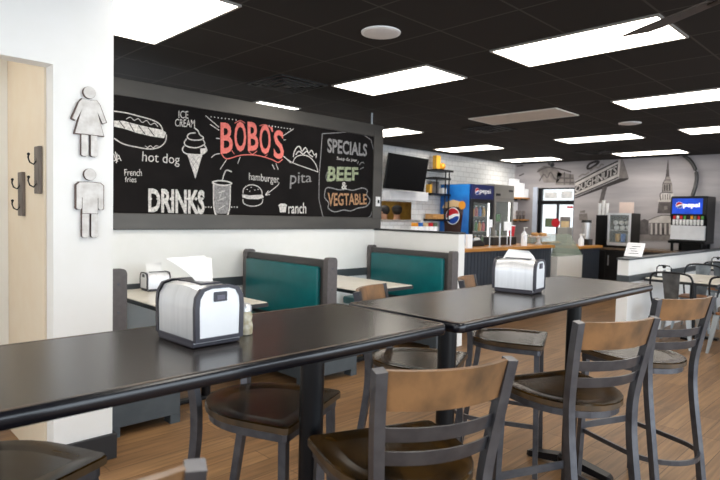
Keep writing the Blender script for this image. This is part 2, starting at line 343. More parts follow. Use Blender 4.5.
CHALK_FILLS = [('hot_dog_drawing', 'chalk_white', [(1.92, 2.206), (2.0, 2.215), (2.119, 2.199), (2.241, 2.186), (2.355, 2.18), (2.389, 2.157), (2.369, 2.106), (2.242, 2.111), (2.119, 2.126), (2.0, 2.15), (1.92, 2.156)]), ('ice_cream_drawing', 'chalk_white', [(2.597, 1.989), (2.757, 1.994), (2.685, 1.756)]), ('ice_cream_drawing', 'chalk_white', [(2.733, 2.048), (2.799, 2.06), (2.791, 2.017), (2.739, 1.992)]), ('drinks_lettering', 'chalk_white', [(2.228, 1.549), (2.246, 1.567), (2.263, 1.551), (2.246, 1.533)]), ('drinks_lettering', 'chalk_white', [(2.299, 1.552), (2.316, 1.57), (2.335, 1.553), (2.317, 1.535)]), ('drinks_lettering', 'chalk_white', [(2.345, 1.554), (2.363, 1.572), (2.381, 1.555), (2.363, 1.537)]), ('drinks_lettering', 'chalk_white', [(2.423, 1.556), (2.441, 1.574), (2.46, 1.558), (2.442, 1.54)]), ('drinks_lettering', 'chalk_white', [(2.487, 1.559), (2.505, 1.577), (2.524, 1.56), (2.506, 1.542)]), ('drinks_lettering', 'chalk_white', [(2.595, 1.562), (2.615, 1.581), (2.634, 1.564), (2.615, 1.545)]), ('drinks_lettering', 'chalk_white', [(2.673, 1.565), (2.693, 1.584), (2.713, 1.567), (2.693, 1.548)]), ('drinks_lettering', 'chalk_white', [(2.736, 1.567), (2.756, 1.586), (2.776, 1.569), (2.756, 1.55)]), ('drink_cup_drawing', 'chalk_grey', [(2.882, 1.71), (3.064, 1.711), (3.047, 1.43), (2.901, 1.427)]), ('drink_cup_drawing', 'chalk_white', [(2.794, 1.496), (2.806, 1.496), (2.806, 1.483), (2.794, 1.483)]), ('drink_cup_drawing', 'chalk_white', [(2.823, 1.497), (2.835, 1.497), (2.835, 1.484), (2.824, 1.484)]), ('drink_cup_drawing', 'chalk_white', [(2.853, 1.498), (2.864, 1.498), (2.865, 1.485), (2.853, 1.484)]), ('drink_cup_drawing', 'chalk_white', [(3.08, 1.504), (3.092, 1.504), (3.093, 1.49), (3.08, 1.49)]), ('drink_cup_drawing', 'chalk_white', [(3.111, 1.504), (3.124, 1.505), (3.124, 1.491), (3.112, 1.491)]), ('drink_cup_drawing', 'chalk_white', [(3.143, 1.505), (3.156, 1.505), (3.156, 1.492), (3.143, 1.491)]), ('bobos_lettering', 'chalk_coral', [(3.532, 2.356), (3.571, 2.353), (3.579, 2.308), (3.562, 2.302)]), ('chalk_rays', 'chalk_white', [(2.838, 2.369), (2.851, 2.371), (2.851, 2.36), (2.839, 2.358)]), ('chalk_rays', 'chalk_white', [(2.877, 2.37), (2.889, 2.372), (2.889, 2.361), (2.877, 2.359)]), ('chalk_rays', 'chalk_white', [(2.916, 2.371), (2.928, 2.372), (2.929, 2.362), (2.916, 2.36)]), ('chalk_rays', 'chalk_white', [(2.955, 2.372), (2.968, 2.373), (2.968, 2.362), (2.956, 2.361)]), ('chalk_rays', 'chalk_white', [(2.995, 2.373), (3.008, 2.374), (3.008, 2.363), (2.995, 2.362)]), ('chalk_rays', 'chalk_white', [(3.035, 2.374), (3.048, 2.375), (3.048, 2.364), (3.036, 2.363)]), ('chalk_rays', 'chalk_white', [(3.076, 2.375), (3.089, 2.376), (3.089, 2.365), (3.076, 2.364)]), ('chalk_rays', 'chalk_white', [(3.117, 2.376), (3.13, 2.377), (3.13, 2.366), (3.117, 2.364)]), ('chalk_rays', 'chalk_white', [(3.52, 2.368), (3.534, 2.37), (3.535, 2.358), (3.52, 2.356)]), ('chalk_rays', 'chalk_white', [(3.559, 2.368), (3.573, 2.37), (3.573, 2.358), (3.559, 2.356)]), ('chalk_rays', 'chalk_white', [(3.597, 2.368), (3.612, 2.37), (3.612, 2.358), (3.598, 2.356)]), ('chalk_rays', 'chalk_white', [(3.636, 2.368), (3.651, 2.37), (3.651, 2.358), (3.637, 2.356)]), ('chalk_rays', 'chalk_white', [(3.676, 2.368), (3.691, 2.37), (3.691, 2.358), (3.676, 2.356)]), ('chalk_rays', 'chalk_white', [(3.716, 2.368), (3.731, 2.37), (3.731, 2.358), (3.716, 2.356)]), ('chalk_rays', 'chalk_white', [(3.756, 2.369), (3.771, 2.37), (3.771, 2.358), (3.756, 2.357)]), ('chalk_rays', 'chalk_white', [(3.797, 2.369), (3.812, 2.371), (3.812, 2.358), (3.797, 2.357)]), ('hamburger_drawing', 'chalk_white', [(3.207, 1.63), (3.299, 1.623), (3.455, 1.637), (3.473, 1.609), (3.402, 1.586), (3.28, 1.585), (3.211, 1.6)]), ('hamburger_drawing', 'chalk_white', [(3.258, 1.687), (3.274, 1.687), (3.274, 1.68), (3.258, 1.68)]), ('hamburger_drawing', 'chalk_white', [(3.306, 1.709), (3.322, 1.71), (3.322, 1.703), (3.306, 1.703)]), ('hamburger_drawing', 'chalk_white', [(3.351, 1.684), (3.367, 1.685), (3.367, 1.678), (3.351, 1.677)]), ('hamburger_drawing', 'chalk_white', [(3.392, 1.693), (3.409, 1.694), (3.409, 1.687), (3.392, 1.686)]), ('hamburger_drawing', 'chalk_white', [(3.29, 1.668), (3.306, 1.668), (3.307, 1.661), (3.29, 1.661)]), ('ranch_drawing', 'chalk_white', [(3.674, 1.515), (3.772, 1.518), (3.761, 1.457), (3.687, 1.456)]), ('ranch_drawing', 'chalk_white', [(3.661, 1.53), (3.691, 1.55), (3.753, 1.552), (3.781, 1.533), (3.772, 1.52), (3.671, 1.517)])]
CHALK_TEXTS = [('french_fries_lettering', 'chalk_white', 'French', [(2.012, 1.744), (2.165, 1.749), (2.011, 1.8), (2.165, 1.811)], 0.0), ('french_fries_lettering', 'chalk_white', 'fries', [(2.016, 1.688), (2.117, 1.691), (2.016, 1.735), (2.116, 1.741)], 0.0), ('hot_dog_lettering', 'chalk_white', 'hot dog', [(2.164, 1.852), (2.524, 1.857), (2.171, 1.97), (2.523, 1.968)], 0.0), ('ice_cream_lettering', 'chalk_white', 'ICE', [(2.509, 2.308), (2.607, 2.314), (2.509, 2.376), (2.606, 2.384)], 0.0), ('ice_cream_lettering', 'chalk_white', 'CREAM', [(2.473, 2.227), (2.674, 2.239), (2.477, 2.297), (2.674, 2.313)], 0.0), ('drinks_lettering', 'chalk_white', 'DRINKS', [(2.226, 1.428), (2.786, 1.417), (2.225, 1.646), (2.784, 1.653)], 0.035), ('bobos_lettering', 'chalk_coral', 'B', [(2.952, 2.015), (3.092, 2.044), (2.948, 2.324), (3.083, 2.334)], 0.02), ('bobos_lettering', 'chalk_coral', 'O', [(3.109, 2.053), (3.25, 2.066), (3.104, 2.355), (3.24, 2.369)], 0.02), ('bobos_lettering', 'chalk_coral', 'B', [(3.268, 2.077), (3.396, 2.088), (3.258, 2.371), (3.386, 2.38)], 0.02), ('bobos_lettering', 'chalk_coral', 'O', [(3.41, 2.058), (3.553, 2.063), (3.405, 2.367), (3.542, 2.373)], 0.02), ('bobos_lettering', 'chalk_coral', 'S', [(3.59, 2.027), (3.726, 2.026), (3.586, 2.331), (3.714, 2.334)], 0.02), ('hamburger_lettering', 'chalk_white', 'hamburger', [(3.287, 1.759), (3.667, 1.744), (3.285, 1.855), (3.665, 1.849)], 0.0), ('pita_lettering', 'chalk_grey', 'pita', [(3.811, 1.714), (4.122, 1.775), (3.82, 1.904), (4.112, 1.904)], 0.0), ('ranch_lettering', 'chalk_white', 'ranch', [(3.799, 1.443), (4.05, 1.447), (3.796, 1.563), (4.047, 1.571)], 0.01), ('specials_lettering', 'chalk_grey', 'SPECIALS', [(4.345, 2.157), (4.992, 2.168), (4.341, 2.325), (4.995, 2.323)], 0.025), ('specials_lettering', 'chalk_white', 'Soup du jour', [(4.498, 2.077), (4.829, 2.079), (4.496, 2.125), (4.827, 2.129)], 0.0), ('specials_lettering', 'chalk_green', 'BEEF', [(4.347, 1.824), (4.859, 1.87), (4.364, 2.0), (4.846, 2.025)], 0.03), ('specials_lettering', 'chalk_white', '&', [(4.581, 1.745), (4.671, 1.749), (4.578, 1.832), (4.668, 1.837)], 0.02), ('specials_lettering', 'chalk_tan', 'VEGTABLE', [(4.369, 1.538), (5.012, 1.578), (4.365, 1.698), (5.0, 1.708)], 0.02)]
MURAL_STROKES = [('doughnut_sign_print', 'mural_ink', 0.03, [(5.696, 2.266), (5.176, 2.521), (4.778, 2.699)]), ('doughnut_sign_print', 'mural_ink', 0.025, [(5.684, 1.971), (5.162, 2.185), (4.754, 2.361)]), ('doughnut_sign_print', 'mural_ink', 0.05, [(5.44, 2.571), (5.393, 2.659), (5.284, 2.704), (5.184, 2.704), (5.241, 2.642), (5.368, 2.568), (5.44, 2.571)]), ('doughnut_sign_print', 'mural_mid', 0.035, [(5.366, 2.508), (5.254, 2.593), (5.188, 2.571), (5.123, 2.647), (5.073, 2.625)]), ('doughnut_sign_print', 'mural_mid', 0.03, [(5.617, 2.386), (5.527, 2.444), (5.475, 2.432), (5.385, 2.489)]), ('church_print', 'mural_ink', 0.012, [(3.882, 2.019), (3.878, 2.205), (3.845, 2.277), (3.829, 2.343), (3.801, 2.672)]), ('church_print', 'mural_dark', 0.02, [(3.878, 2.205), (3.713, 2.201)]), ('church_print', 'mural_dark', 0.02, [(3.845, 2.277), (3.741, 2.274)]), ('church_print', 'mural_dark', 0.015, [(4.121, 1.412), (4.123, 1.459), (3.894, 1.566), (3.675, 1.57)]), ('church_print', 'mural_dark', 0.018, [(4.093, 1.17), (3.658, 1.189)]), ('church_print', 'mural_dark', 0.02, [(3.901, 1.872), (3.907, 2.019), (3.693, 2.017)]), ('church_print', 'mural_dark', 0.015, [(3.864, 1.885), (3.869, 1.992)]), ('church_print', 'mural_dark', 0.015, [(3.821, 1.885), (3.826, 1.992)]), ('church_print', 'mural_dark', 0.015, [(3.778, 1.885), (3.783, 1.991)]), ('church_print', 'mural_dark', 0.015, [(3.736, 1.885), (3.74, 1.991)]), ('street_print', 'mural_dark', 0.03, [(6.558, 2.318), (6.45, 2.474), (6.361, 2.392), (6.282, 2.521), (6.164, 2.35), (6.057, 2.42)]), ('street_print', 'mural_dark', 0.03, [(6.11, 2.385), (5.732, 2.359)]), ('street_print', 'mural_dark', 0.03, [(6.117, 2.281), (5.717, 2.267)]), ('street_print', 'mural_dark', 0.03, [(6.625, 2.533), (6.399, 2.631), (6.119, 2.598), (5.791, 2.504)]), ('street_print', 'mural_dark', 0.03, [(5.952, 2.509), (5.939, 2.22)]), ('street_print', 'mural_dark', 0.03, [(5.815, 2.453), (5.805, 2.218)]), ('scroll_print', 'mural_dark', 0.035, [(7.429, 2.653), (7.341, 2.738), (7.294, 2.688), (7.379, 2.55)]), ('upper_pennant_print', 'mural_dark', 0.035, [(7.159, 2.694), (6.982, 2.706)]), ('lower_pennant_print', 'mural_dark', 0.035, [(7.083, 2.46), (6.957, 2.508)])]
MURAL_FILLS = [('doughnut_sign_print', 'mural_pale', [(5.698, 2.307), (4.723, 2.734), (4.745, 2.37), (5.683, 1.961)]), ('doughnut_sign_print', 'mural_mid', [(4.723, 2.734), (4.677, 2.732), (4.544, 2.336), (4.743, 2.312), (4.745, 2.37)]), ('doughnut_sign_print', 'mural_ink', [(5.682, 1.94), (4.743, 2.332), (4.544, 2.336), (4.565, 2.298), (5.013, 2.143), (5.681, 1.91)]), ('doughnut_sign_print', 'mural_ink', [(5.692, 2.18), (4.776, 2.641), (4.781, 2.429), (5.686, 2.032)]), ('doughnut_sign_print', 'mural_dark', [(5.082, 2.154), (4.976, 2.182), (5.041, 1.879), (5.105, 1.79), (5.137, 1.839)]), ('doughnut_sign_print', 'mural_mid', [(5.148, 1.849), (5.06, 1.879), (5.078, 1.603), (5.147, 1.602)]), ('doughnut_sign_print', 'mural_mid', [(5.554, 1.636), (5.442, 1.658), (5.439, 1.597), (5.553, 1.595)]), ('doughnut_sign_print', 'mural_mid', [(5.573, 1.575), (5.388, 1.588), (5.371, 1.437), (5.567, 1.433)]), ('church_print', 'mural_dark', [(3.801, 2.672), (3.768, 2.341), (3.823, 2.343)]), ('church_print', 'mural_mid', [(3.829, 2.343), (3.756, 2.341), (3.741, 2.274), (3.713, 2.201), (3.693, 2.017), (3.882, 2.019), (3.878, 2.205), (3.845, 2.277)]), ('church_print', 'mural_ink', [(3.853, 2.061), (3.858, 2.171), (3.847, 2.197), (3.834, 2.171), (3.829, 2.061)]), ('church_print', 'mural_ink', [(3.811, 2.061), (3.815, 2.17), (3.804, 2.197), (3.791, 2.17), (3.786, 2.061)]), ('church_print', 'mural_ink', [(3.762, 2.06), (3.767, 2.169), (3.756, 2.196), (3.742, 2.169), (3.737, 2.06)]), ('church_print', 'mural_pale', [(3.907, 2.019), (3.681, 2.017), (3.662, 1.872), (3.925, 1.872)]), ('church_print', 'mural_dark', [(3.943, 1.845), (3.673, 1.846), (3.663, 1.615), (3.958, 1.611)]), ('church_print', 'mural_pale', [(3.957, 1.879), (3.675, 1.879), (3.673, 1.839), (3.961, 1.839)]), ('church_print', 'mural_mid', [(3.837, 1.762), (3.776, 1.763), (3.772, 1.687), (3.834, 1.686)]), ('church_print', 'mural_mid', [(4.327, 1.454), (4.195, 1.485), (4.122, 1.44), (4.076, 1.18), (3.667, 1.198), (3.661, 1.071), (4.282, 1.039)]), ('church_print', 'mural_pale', [(4.123, 1.459), (3.894, 1.566), (3.675, 1.57), (3.669, 1.425), (4.121, 1.412)]), ('church_print', 'mural_dark', [(4.095, 1.413), (3.669, 1.425), (3.658, 1.189), (4.084, 1.171)]), ('church_print', 'mural_pale', [(4.077, 1.404), (4.038, 1.405), (4.027, 1.173), (4.066, 1.172)]), ('church_print', 'mural_pale', [(3.99, 1.407), (3.951, 1.408), (3.941, 1.177), (3.98, 1.175)]), ('church_print', 'mural_pale', [(3.904, 1.409), (3.866, 1.41), (3.856, 1.181), (3.894, 1.179)]), ('church_print', 'mural_pale', [(3.819, 1.411), (3.781, 1.412), (3.771, 1.184), (3.809, 1.183)]), ('church_print', 'mural_pale', [(3.735, 1.414), (3.697, 1.415), (3.687, 1.188), (3.725, 1.186)]), ('church_print', 'mural_ink', [(3.853, 1.319), (3.815, 1.32), (3.809, 1.183), (3.847, 1.181)]), ('church_print', 'mural_dark', [(4.308, 1.416), (4.204, 1.494), (4.114, 1.459), (4.102, 1.179), (4.297, 1.171)]), ('street_print', 'mural_mid', [(6.616, 2.586), (6.458, 2.676), (6.175, 2.632), (6.004, 2.46), (6.105, 2.276), (6.442, 2.283)]), ('market_print', 'mural_mid', [(6.115, 2.515), (5.735, 2.451), (5.704, 2.216), (6.158, 2.225)])]
MURAL_TEXTS = [('doughnut_sign_print', 'mural_pale', 'OUGHNUTS', [(5.681, 2.042), (4.795, 2.434), (5.687, 2.175), (4.793, 2.613)], 0.02)]
# ------------------------------------------------------------------ the setting
HZ = 2.74
struct('floor', MB().box(-3.5, -4, -.1, 12.4, 7.3, 0), 'floor_planks')
m = MB().box(-3.5, -4, HZ, 12.4, 9.2, HZ+.1); struct('ceiling', m, 'ceiling_tiles')
# white wall with the passage to the restrooms
m = MB(); m.box(.963, 3.32, 0, 1.277, 5.0, HZ); m.box(-.6, 3.32, 2.213, .963, 3.435, HZ); struct('wall_left', m, 'white_paint')
m = MB(); m.box(.950, 3.436, 0, .962, 4.25, HZ-.003); struct('wall_hall_right', m, 'cream_paint')
m = MB(); m.box(-.7, 4.19, 0, .949, 4.29, HZ-.003); struct('wall_hall_end', m, 'pale_paint')
m = MB(); m.box(-.82, 3.32, 0, -.701, 4.25, HZ-.003); struct('wall_hall_left', m, 'pale_paint')
m = MB(); m.box(1.0, 3.298, 0, 1.297, 3.319, .148, .004); m.box(1.278, 3.319, 0, 1.297, 5.0, .148, .004); struct('baseboard_left', m, 'black_trim')
# lower wall and partition behind the booths
m = MB(); m.box(1.278, 5.0, 0, 5.30, 5.16, 1.27); struct('wall_booths', m, 'white_paint')
m = MB(); m.box(1.278, 5.0, 1.271, 5.262, 5.16, 2.56); struct('wall_partition', m, 'frame_metal')
m = MB(); m.box(1.313, 4.982, .70, 5.179, 4.999, .79, .003); struct('trim_1', m, 'dark_trim')
m = MB(); m.box(5.18, 3.70, 0, 5.30, 4.999, 1.258); struct('wall_half', m, 'white_paint')
m = MB(); m.box(5.17, 3.695, 1.259, 5.31, 4.999, 1.28, .003); struct('trim_2', m, 'black_trim')
m = MB(); m.box(5.162, 3.71, .70, 5.179, 4.98, .79, .003); struct('trim_3', m, 'dark_trim')
# tiled kitchen wall with a pass-through
m = MB(); m.box(3.0, 7.2, 0, 7.63, 7.32, HZ); m.box(8.63, 7.2, 0, 12.3, 7.32, HZ); m.box(7.63, 7.2, 0, 8.63, 7.32, 1.365); m.box(7.63, 7.2, 1.71, 8.63, 7.32, HZ)
struct('wall_back_tile', m, 'white_tile')
m = MB(); m.box(6.4, 8.9, 0, 12.2, 9.0, HZ); m.box(12.1, 7.33, 0, 12.2, 8.899, HZ); struct('wall_kitchen', m, 'kitchen_dark')
m = MB(); m.box(6.4, 7.33, -.1, 12.09, 8.9, 0); struct('floor_kitchen', m, 'floor_planks')
m = MB(); m.box(7.58, 7.12, 1.325, 8.68, 7.34, 1.364, .004); struct('trim_4', m, 'cooler_steel')
# printed wall with the bright shop window
m = MB(); m.box(12.3, -.6, 0, 12.42, 5.70, HZ); m.box(12.3, 6.58, 0, 12.42, 7.2, HZ); m.box(12.3, 5.70, 2.16, 12.42, 6.58, HZ); m.box(12.3, 5.70, 0, 12.42, 6.58, .55)
struct('wall_mural', m, 'mural_wall')
m = MB(); m.box(12.27, 6.58, .55, 12.299, 6.69, 2.18); struct('trim_5', m, 'daylit_reveal')  # strip beside the window, daylight on the reveal put into its pale blue
w = MB(); w.box(12.32, 6.49, .55, 12.40, 6.58, 2.16); w.box(12.32, 5.70, .55, 12.40, 5.72, 2.16); w.box(12.32, 5.70, 2.13, 12.40, 6.58, 2.16); w.box(12.30, 5.70, 1.78, 12.41, 6.58, 1.87); w.box(12.33, 6.08, .55, 12.39, 6.12, 1.8); w.box(12.32, 5.70, .55, 12.40, 6.58, .60)
w = struct('window_1', w, 'black_metal')
MB().box(12.355, 5.71, .56, 12.36, 6.57, 2.15).build('window_pane', 'clear_glass', w)
# half wall by the metal tables
m = MB(); m.box(7.05, 2.56, 0, 12.28, 2.69, .978); struct('wall_half_right', m, 'white_paint')
m = MB(); m.box(7.036, 2.55, .979, 12.28, 2.70, 1.0, .003); struct('trim_6', m, 'dark_trim')
m = MB(); m.box(7.035, 2.545, .715, 12.28, 2.559, .795); m.box(7.035, 2.56, .715, 7.049, 2.69, .795); struct('trim_7', m, 'dark_trim')

# ------------------------------------------------------------------ ceiling fittings
def ceil_light(x, y, lit, label):
    t = thing('ceiling_light', label, 'ceiling light', (x, y, HZ), 0, 'fluorescent panels in the black ceiling')
    f = MB()
    for a in ((-.300, -.606, -.284, .606), (.284, -.606, .300, .606), (-.284, -.606, .284, -.590), (-.284, .590, .284, .606)): f.box(a[0], a[1], -.014, a[2], a[3], -.001)
    f.build('frame', 'panel_frame' if not lit else 'cooler_steel', t)
    MB().box(-.283, -.589, -.011, .283, .589, -.004).build('diffuser', 'light_panel' if lit else 'unlit_panel', t)
    if lit == 2: t.scale = (.7, .4, 1)  # small unseen panel added to brighten the passage
    return t
LIGHTS = [
 (1.65, 1.87, 1, 'lit ceiling panel above the near high table, mostly out of frame'),
 (1.672, 3.70, 1, 'lit ceiling panel at the top left beside the white wall'),
 (4.09, 1.87, 1, 'lit ceiling panel crossed by the ceiling fan blade'),
 (4.09, 3.70, 1, 'lit ceiling panel right of the large round white disc'),
 (4.09, 6.14, 1, 'lit ceiling panel cut off by the top of the chalkboard wall'),
 (6.53, 1.87, 1, 'lit ceiling panel at the right edge, nearest the frame edge of its row'),
 (6.53, 3.70, 0, 'unlit grey ceiling panel, the only dark one'),
 (6.53, 6.14, 1, 'lit ceiling panel just right of the chalkboard wall end'),
 (8.97, 1.87, 1, 'small lit ceiling panel at the right edge above the soda machine'),
 (8.97, 3.70, 1, 'lit ceiling panel directly behind the unlit grey one'),
 (8.97, 6.14, 1, 'lit ceiling panel over the glass-door coolers, nearer the tiled wall'),
 (11.41, 3.70, 1, 'farthest lit ceiling panel, in front of the church print'),
 (11.41, 6.14, 1, 'farthest lit ceiling panel, in front of the shop window'),
 (8.2, 8.1, 1, ''), (.15, 3.86, 2, ''), (-.79, 1.87, 1, ''), (-.79, -.2, 1, ''), (1.65, -.2, 1, ''), (4.09, -.2, 1, ''), (6.53, -.2, 1, '')]  # first two are unseen panels added to light the kitchen and the passage
for x, y, lit, lab in LIGHTS:
    ceil_light(x, y+max(0, x-4.09)*.022, lit, lab or 'unseen lit ceiling panel, out of the picture')
for x, y, lab in ((2.925, 2.806, 'large round white ceiling speaker in the dark ceiling, nearest'), (7.80, 2.90, 'small distant round white ceiling speaker among the panels at right')):
    t = thing('ceiling_speaker', lab, 'speaker', (x, y, HZ), 0, 'round ceiling speakers')
    MB().lathe([(.001, -.018), (.10, -.018), (.122, -.014), (.124, -.001), (.001, -.001)], n=32).build('grille', 'speaker_white', t, True)
    MB().lathe([(.125, -.012), (.138, -.010), (.14, -.001), (.125, -.001)], n=32).build('rim', 'white_plastic', t, True)
for x, y, lab in ((3.48, 4.615, 'black square ceiling vent above the coral lettering of the chalkboard'), (7.14, 4.615, 'black ceiling vent between the unlit panel and the tiled wall'), (10.8, 4.615, 'farthest black ceiling vent near the printed wall')):
    t = thing('ceiling_vent', lab, 'vent', (x, y, HZ), 0, 'black ceiling vents')
    f = MB()
    for k in range(4):
        a, b = .29-.07*k, .262-.07*k
        for q in ((-a, -a, -b, a), (b, -a, a, a), (-b, -a, b, -b), (-b, b, b, a)): f.box(q[0], q[1], -.016-.008*k, q[2], q[3], -.004-.008*k)
    f.build('louvre', 'vent_black', t); MB().box(-.29, -.29, -.003, .29, .29, -.001).build('backing', 'cooler_black', t)
tag(MB().cyl((5.17, 5.08, 2.562), (5.17, 5.08, HZ-.002), .012).build('support_rod', 'light_metal', None, True), 'thin pale metal rod from the chalkboard wall top to the ceiling', 'rod')
t = thing('security_camera', 'small black security camera under the ceiling above the shop window', 'camera', (11.766, 6.014, HZ))
MB().lathe([(.001, -.04), (.04, -.04), (.045, -.001), (.001, -.001)]).build('mount', 'black_metal', t, True)
MB().cyl((0, 0, -.04), (-.03, -.02, -.09), .018).cyl((.05, .05, -.07), (-.11, -.09, -.12), .045).build('body', 'black_metal', t, True)
# ceiling fan
t = thing('ceiling_fan', 'dark ceiling fan with one long blade crossing the bright panel', 'fan', (2.75, .57, 0))
MB().cyl((0, 0, 2.5), (0, 0, 2.70), .018).build('rod', 'fan_metal', t, True)
MB().lathe([(.001, 2.68), (.06, 2.68), (.075, HZ-.001), (.001, HZ-.001)]).build('canopy', 'fan_metal', t, True)
MB().lathe([(.001, 2.36), (.07, 2.365), (.11, 2.40), (.115, 2.47), (.08, 2.51), (.02, 2.52), (.001, 2.52)]).build('motor', 'fan_metal', t, True)
for k in range(5):
    a = math.atan2(.577, .326)+k*2*PI/5
    M = Matrix.Rotation(a, 4, 'Z') @ Matrix.Translation((0, 0, 2.415)) @ Matrix.Rotation(R(-5), 4, 'X')
    b = MB(); o = [(.17, -.040), (.45, -.052), (.52, -.052), (.60, -.040), (.685, .048), (.55, .052), (.17, .040)]
    b._add([M @ Vector((u, v, z)) for z in (-.004, .004) for u, v in o], [tuple(range(7)), tuple(range(13, 6, -1))]+[(i, i+7, (i+1) % 7+7, (i+1) % 7) for i in range(7)])
    bl = b.build('blade', 'fan_wood', t)
    MB().rect([M @ Vector((.10, 0, 0)), M @ Vector((.20, 0, -.008))], .03, .006).build('blade_bracket', 'fan_metal', bl)

# ------------------------------------------------------------------ chalkboard
t = thing('chalkboard', 'long black chalk menu board in a grey metal frame with coral lettering', 'chalkboard', (0, 0, 0))
f = MB(); f.box(1.292, 4.965, 2.425, 5.262, 4.999, 2.575, .004); f.box(1.292, 4.965, 1.275, 5.262, 4.999, 1.418, .004); f.box(5.105, 4.962, 1.40, 5.265, 4.999, 2.50, .004)
f.build('frame', 'frame_metal', t)
MB().box(1.3, 4.979, 1.419, 5.104, 4.997, 2.424).build('slate', 'chalk_slate', t)
def flat_art(parent, strokes, fills, texts, place, step):
    parts = {}
    for kind, lst in (('f', fills), ('s', strokes), ('t', texts)):
        for it in lst: parts.setdefault(it[0], []).append((kind, it))
    for name, its in parts.items():
        mb = MB(); mats = []
        for k, (kind, it) in enumerate(its):
            c = it[1]
            if c not in mats: mats.append(c)
            mb.mi = mats.index(c); off = step*(.4+.12*k)
            pl = lambda a, b, off=off: place(a, b, off)
            if kind == 'f': mb.poly([pl(*p) for p in it[2]])
            elif kind == 's': ribbon(mb, smooth_pts(it[3]), it[2], pl)
            else: text_on(mb, it[2], it[3], pl, it[4])
        mb.build(name, mats, parent)
flat_art(t, CHALK_STROKES, CHALK_FILLS, CHALK_TEXTS, lambda a, b, o: (a, 4.979-o, b), .001)
t = thing('light_switch', 'white switch plate on the grey end of the chalkboard wall', 'switch', (5.19, 4.961, 1.62))
MB().box(-.04, -.008, -.06, .04, 0, .06, .003).build('plate', 'white_plastic', t); MB().box(-.012, -.016, -.02, .012, -.0085, .02).build('toggle', 'black_metal', t)

# ------------------------------------------------------------------ printed wall picture
t = thing('printed_mural', 'grey printed wall picture of a doughnuts sign, street and white steepled church', 'mural', (0, 0, 0))
flat_art(t, MURAL_STROKES, MURAL_FILLS, MURAL_TEXTS, lambda a, b, o: (12.299-o, a, b), .003)

# ------------------------------------------------------------------ restroom signs
def sign(name, shapes, label, loc):
    t = thing(name, label, 'sign', loc)
    a = MB(); b = MB()
    for s in shapes:
        a.prism(s, 'y', -.020, -.001)
        cx = sum(p[0] for p in s)/len(s); cz = sum(p[1] for p in s)/len(s)
        b.prism([(cx+(u-cx)*.93, cz+(w-cz)*.965) for u, w in s], 'y', -.024, -.0205)
    a.build('body', 'rust', t); b.build('face', 'white_wash', t)
head = arc(0, .158, .033, 0, 360, 20)[:-1]
sign('womens_restroom_sign', [head, [(-.012, .118), (.012, .118), (.04, .122), (.058, .10), (.095, .005), (.074, -.004), (.043, .062), (.080, -.075), (-.080, -.075), (-.043, .062), (-.074, -.004), (-.095, .005), (-.058, .10), (-.04, .122)],
   [(-.043, -.072), (-.006, -.072), (-.006, -.185), (-.016, -.192), (-.034, -.192), (-.043, -.185)], [(.043, -.072), (.006, -.072), (.006, -.185), (.016, -.192), (.034, -.192), (.043, -.185)]],
   'white woman-shaped restroom sign with dark edge, upper one on the white wall', (1.139, 3.318, 1.932))
sign('mens_restroom_sign', [head, [(-.014, .118), (.014, .118), (.058, .116), (.076, .10), (.076, -.03), (.068, -.038), (.054, -.038), (.047, -.03), (.047, .03), (.043, .03), (.043, -.06), (-.043, -.06), (-.043, .03), (-.047, .03), (-.047, -.03), (-.054, -.038), (-.068, -.038), (-.076, -.03), (-.076, .10), (-.058, .116)],
   [(-.043, -.057), (-.005, -.057), (-.005, -.185), (-.014, -.192), (-.034, -.192), (-.043, -.185)], [(.043, -.057), (.005, -.057), (.005, -.185), (.014, -.192), (.034, -.192), (.043, -.185)]],
   'white man-shaped restroom sign with dark edge, lower one on the white wall', (1.143, 3.318, 1.484))
for y, z, lab in ((3.50, 1.66, 'weathered grey coat hook board, the higher one nearer the white corner'), (3.835, 1.53, 'weathered grey coat hook board, the lower one deeper in the passage')):
    t = thing('coat_hook_rack', lab, 'coat hook', (.949, y, z), 0, 'coat hook boards in the passage')
    MB().box(-.020, -.043, -.13, -.001, .043, .13, .003).build('plank', 'grey_wood', t)
    for zz in (.05, -.075):
        h = MB(); h.tube([(-.012, 0, zz+.05), (-.018, 0, zz+.0), (-.034, 0, zz-.02), (-.052, 0, zz-.010), (-.060, 0, zz+.015), (-.058, 0, zz+.03)], .0045, 8)
        h.sphere((-.058, 0, zz+.034), .008); h.build('hook', 'black_metal', t, True)

# ------------------------------------------------------------------ booths
def booth(label, loc, sides, depth_l, depth_r, base_l, base_r):
    """back panel centred on x = 0 running from y = 0 (aisle) to y = 1.29 (wall)"""
    t = thing('booth', label, 'booth', loc, 0, 'teal booths along the wall')
    MB().box(-.032, .059, .386, .032, 1.249, 1.05, .004).build('back_panel', 'booth_laminate', t)
    for y in (0, 1.25):
        p = MB(); p.prism(rrect(-.055, .386, .055, 1.075, .028), 'y', y, y+.058, .004); po = p.build('end_post', 'booth_post', t)
        if y == 0:
            for z in (.98, .80): MB().cyl((0, -.003, z), (0, .006, z), .009).build('bolt', 'gunmetal', po)
    for sgn, dp, bs in ((-1, depth_l, base_l), (1, depth_r, base_r)):
        if not dp: continue
        c = MB(); c.box(*sorted((sgn*.034, sgn*.085))[:1], .11, .50, sorted((sgn*.034, sgn*.085))[1], 1.22, .99, .018); c.build('back_cushion', 'teal_vinyl', t, True)
        s = MB(); s.box(min(sgn*.09, sgn*dp), .03, .385, max(sgn*.09, sgn*dp), 1.27, .475, .025); s.build('seat_cushion', 'teal_vinyl', t, True)
    xa, xb = -(base_l or .06), (base_r or .06)
    k = MB(); k.box(xa, -.01, .06, xb, 1.28, .384, .003)
    for x in (xa, xb-.07):
        for y in (-.01, 1.19): k.box(x, y, 0, x+.07, y+.09, .0599)
    k.build('base', 'booth_base', t)
    return t
